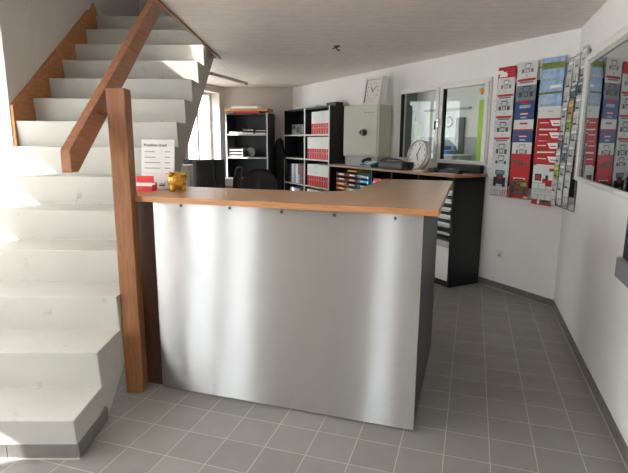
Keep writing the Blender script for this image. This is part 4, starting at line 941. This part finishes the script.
b = MB(); b.tube([(0.0, 0, -0.005), (0.0, 0, -0.03), (0.018, 0, -0.045), (0.03, 0, -0.035)], 0.006, M['black'], 8); b.tube([(0, 0, -0.012), (-0.045, 0.01, -0.02)], 0.006, M['black']); b.build('hook', t)

# ------------------------------------------------------------------ light
w = bpy.data.worlds.new('daylight'); SC.world = w; w.use_nodes = True
bg = w.node_tree.nodes['Background']; bg.inputs['Color'].default_value = (0.90, 0.96, 1.0, 1); bg.inputs['Strength'].default_value = 3.2
sd = bpy.data.lights.new('sun', 'SUN'); sd.energy = 11; sd.angle = math.radians(0.8); sd.color = (1.0, 0.97, 0.92)
so = bpy.data.objects.new('sun', sd); COL.objects.link(so)
dv = Vector((EX*1 + GX*0.5, EY*1 + GY*0.5, -0.76)).normalized()
so.rotation_euler = dv.to_track_quat('-Z', 'Y').to_euler()
def portal(loc, nrm, wd, ht):
    l = bpy.data.lights.new('portal', 'AREA'); l.shape = 'RECTANGLE'; l.size = wd; l.size_y = ht; l.cycles.is_portal = True
    o = bpy.data.objects.new('portal', l); COL.objects.link(o); o.location = loc
    o.rotation_euler = Vector(nrm).to_track_quat('-Z', 'Z').to_euler()
portal((-4.42, 5.18, 1.55), (1, 0, 0), 1.04, 1.38)
portal(st(-1.57, 0.63, 1.15), (EX, EY, 0), 2.69, 2.26)
portal(st(-1.57, 2.255, 3.325), (EX, EY, 0), 0.61, 0.85)
portal((-0.975, -4.10, 1.14), (0, 1, 0), 0.31, 2.1)
portal((CX+0.1, -3.05, 1.45), (-1, 0, 0), 1.4, 1.4)
portal((0.35, -4.10, 1.65), (0, 1, 0), 0.5, 0.9)
portal((-4.42, 3.875, 1.55), (1, 0, 0), 1.05, 1.38)

# ------------------------------------------------------------------ camera
cd = bpy.data.cameras.new('camera'); cam = bpy.data.objects.new('camera', cd); COL.objects.link(cam)
cd.sensor_width = 36; cd.sensor_fit = 'HORIZONTAL'; cd.lens = 495.36/628*36; cd.clip_start = 0.05
r_ = (0.952883, 0.303259, 0.006939); u_ = (-0.063805, 0.178017, 0.981957); f_ = (-0.296552, 0.936132, -0.188978)
cam.matrix_world = Matrix(((r_[0], u_[0], -f_[0], 0.0441), (r_[1], u_[1], -f_[1], -2.1725), (r_[2], u_[2], -f_[2], 1.4376), (0, 0, 0, 1)))
SC.camera = cam
SC.view_settings.view_transform = 'Standard'; SC.view_settings.look = 'None'; SC.view_settings.gamma = 1; SC.view_settings.exposure = 0.9
try: SC.cycles.use_denoising = True; SC.cycles.max_bounces = 10; SC.cycles.diffuse_bounces = 6; SC.cycles.transparent_max_bounces = 16
except Exception: pass
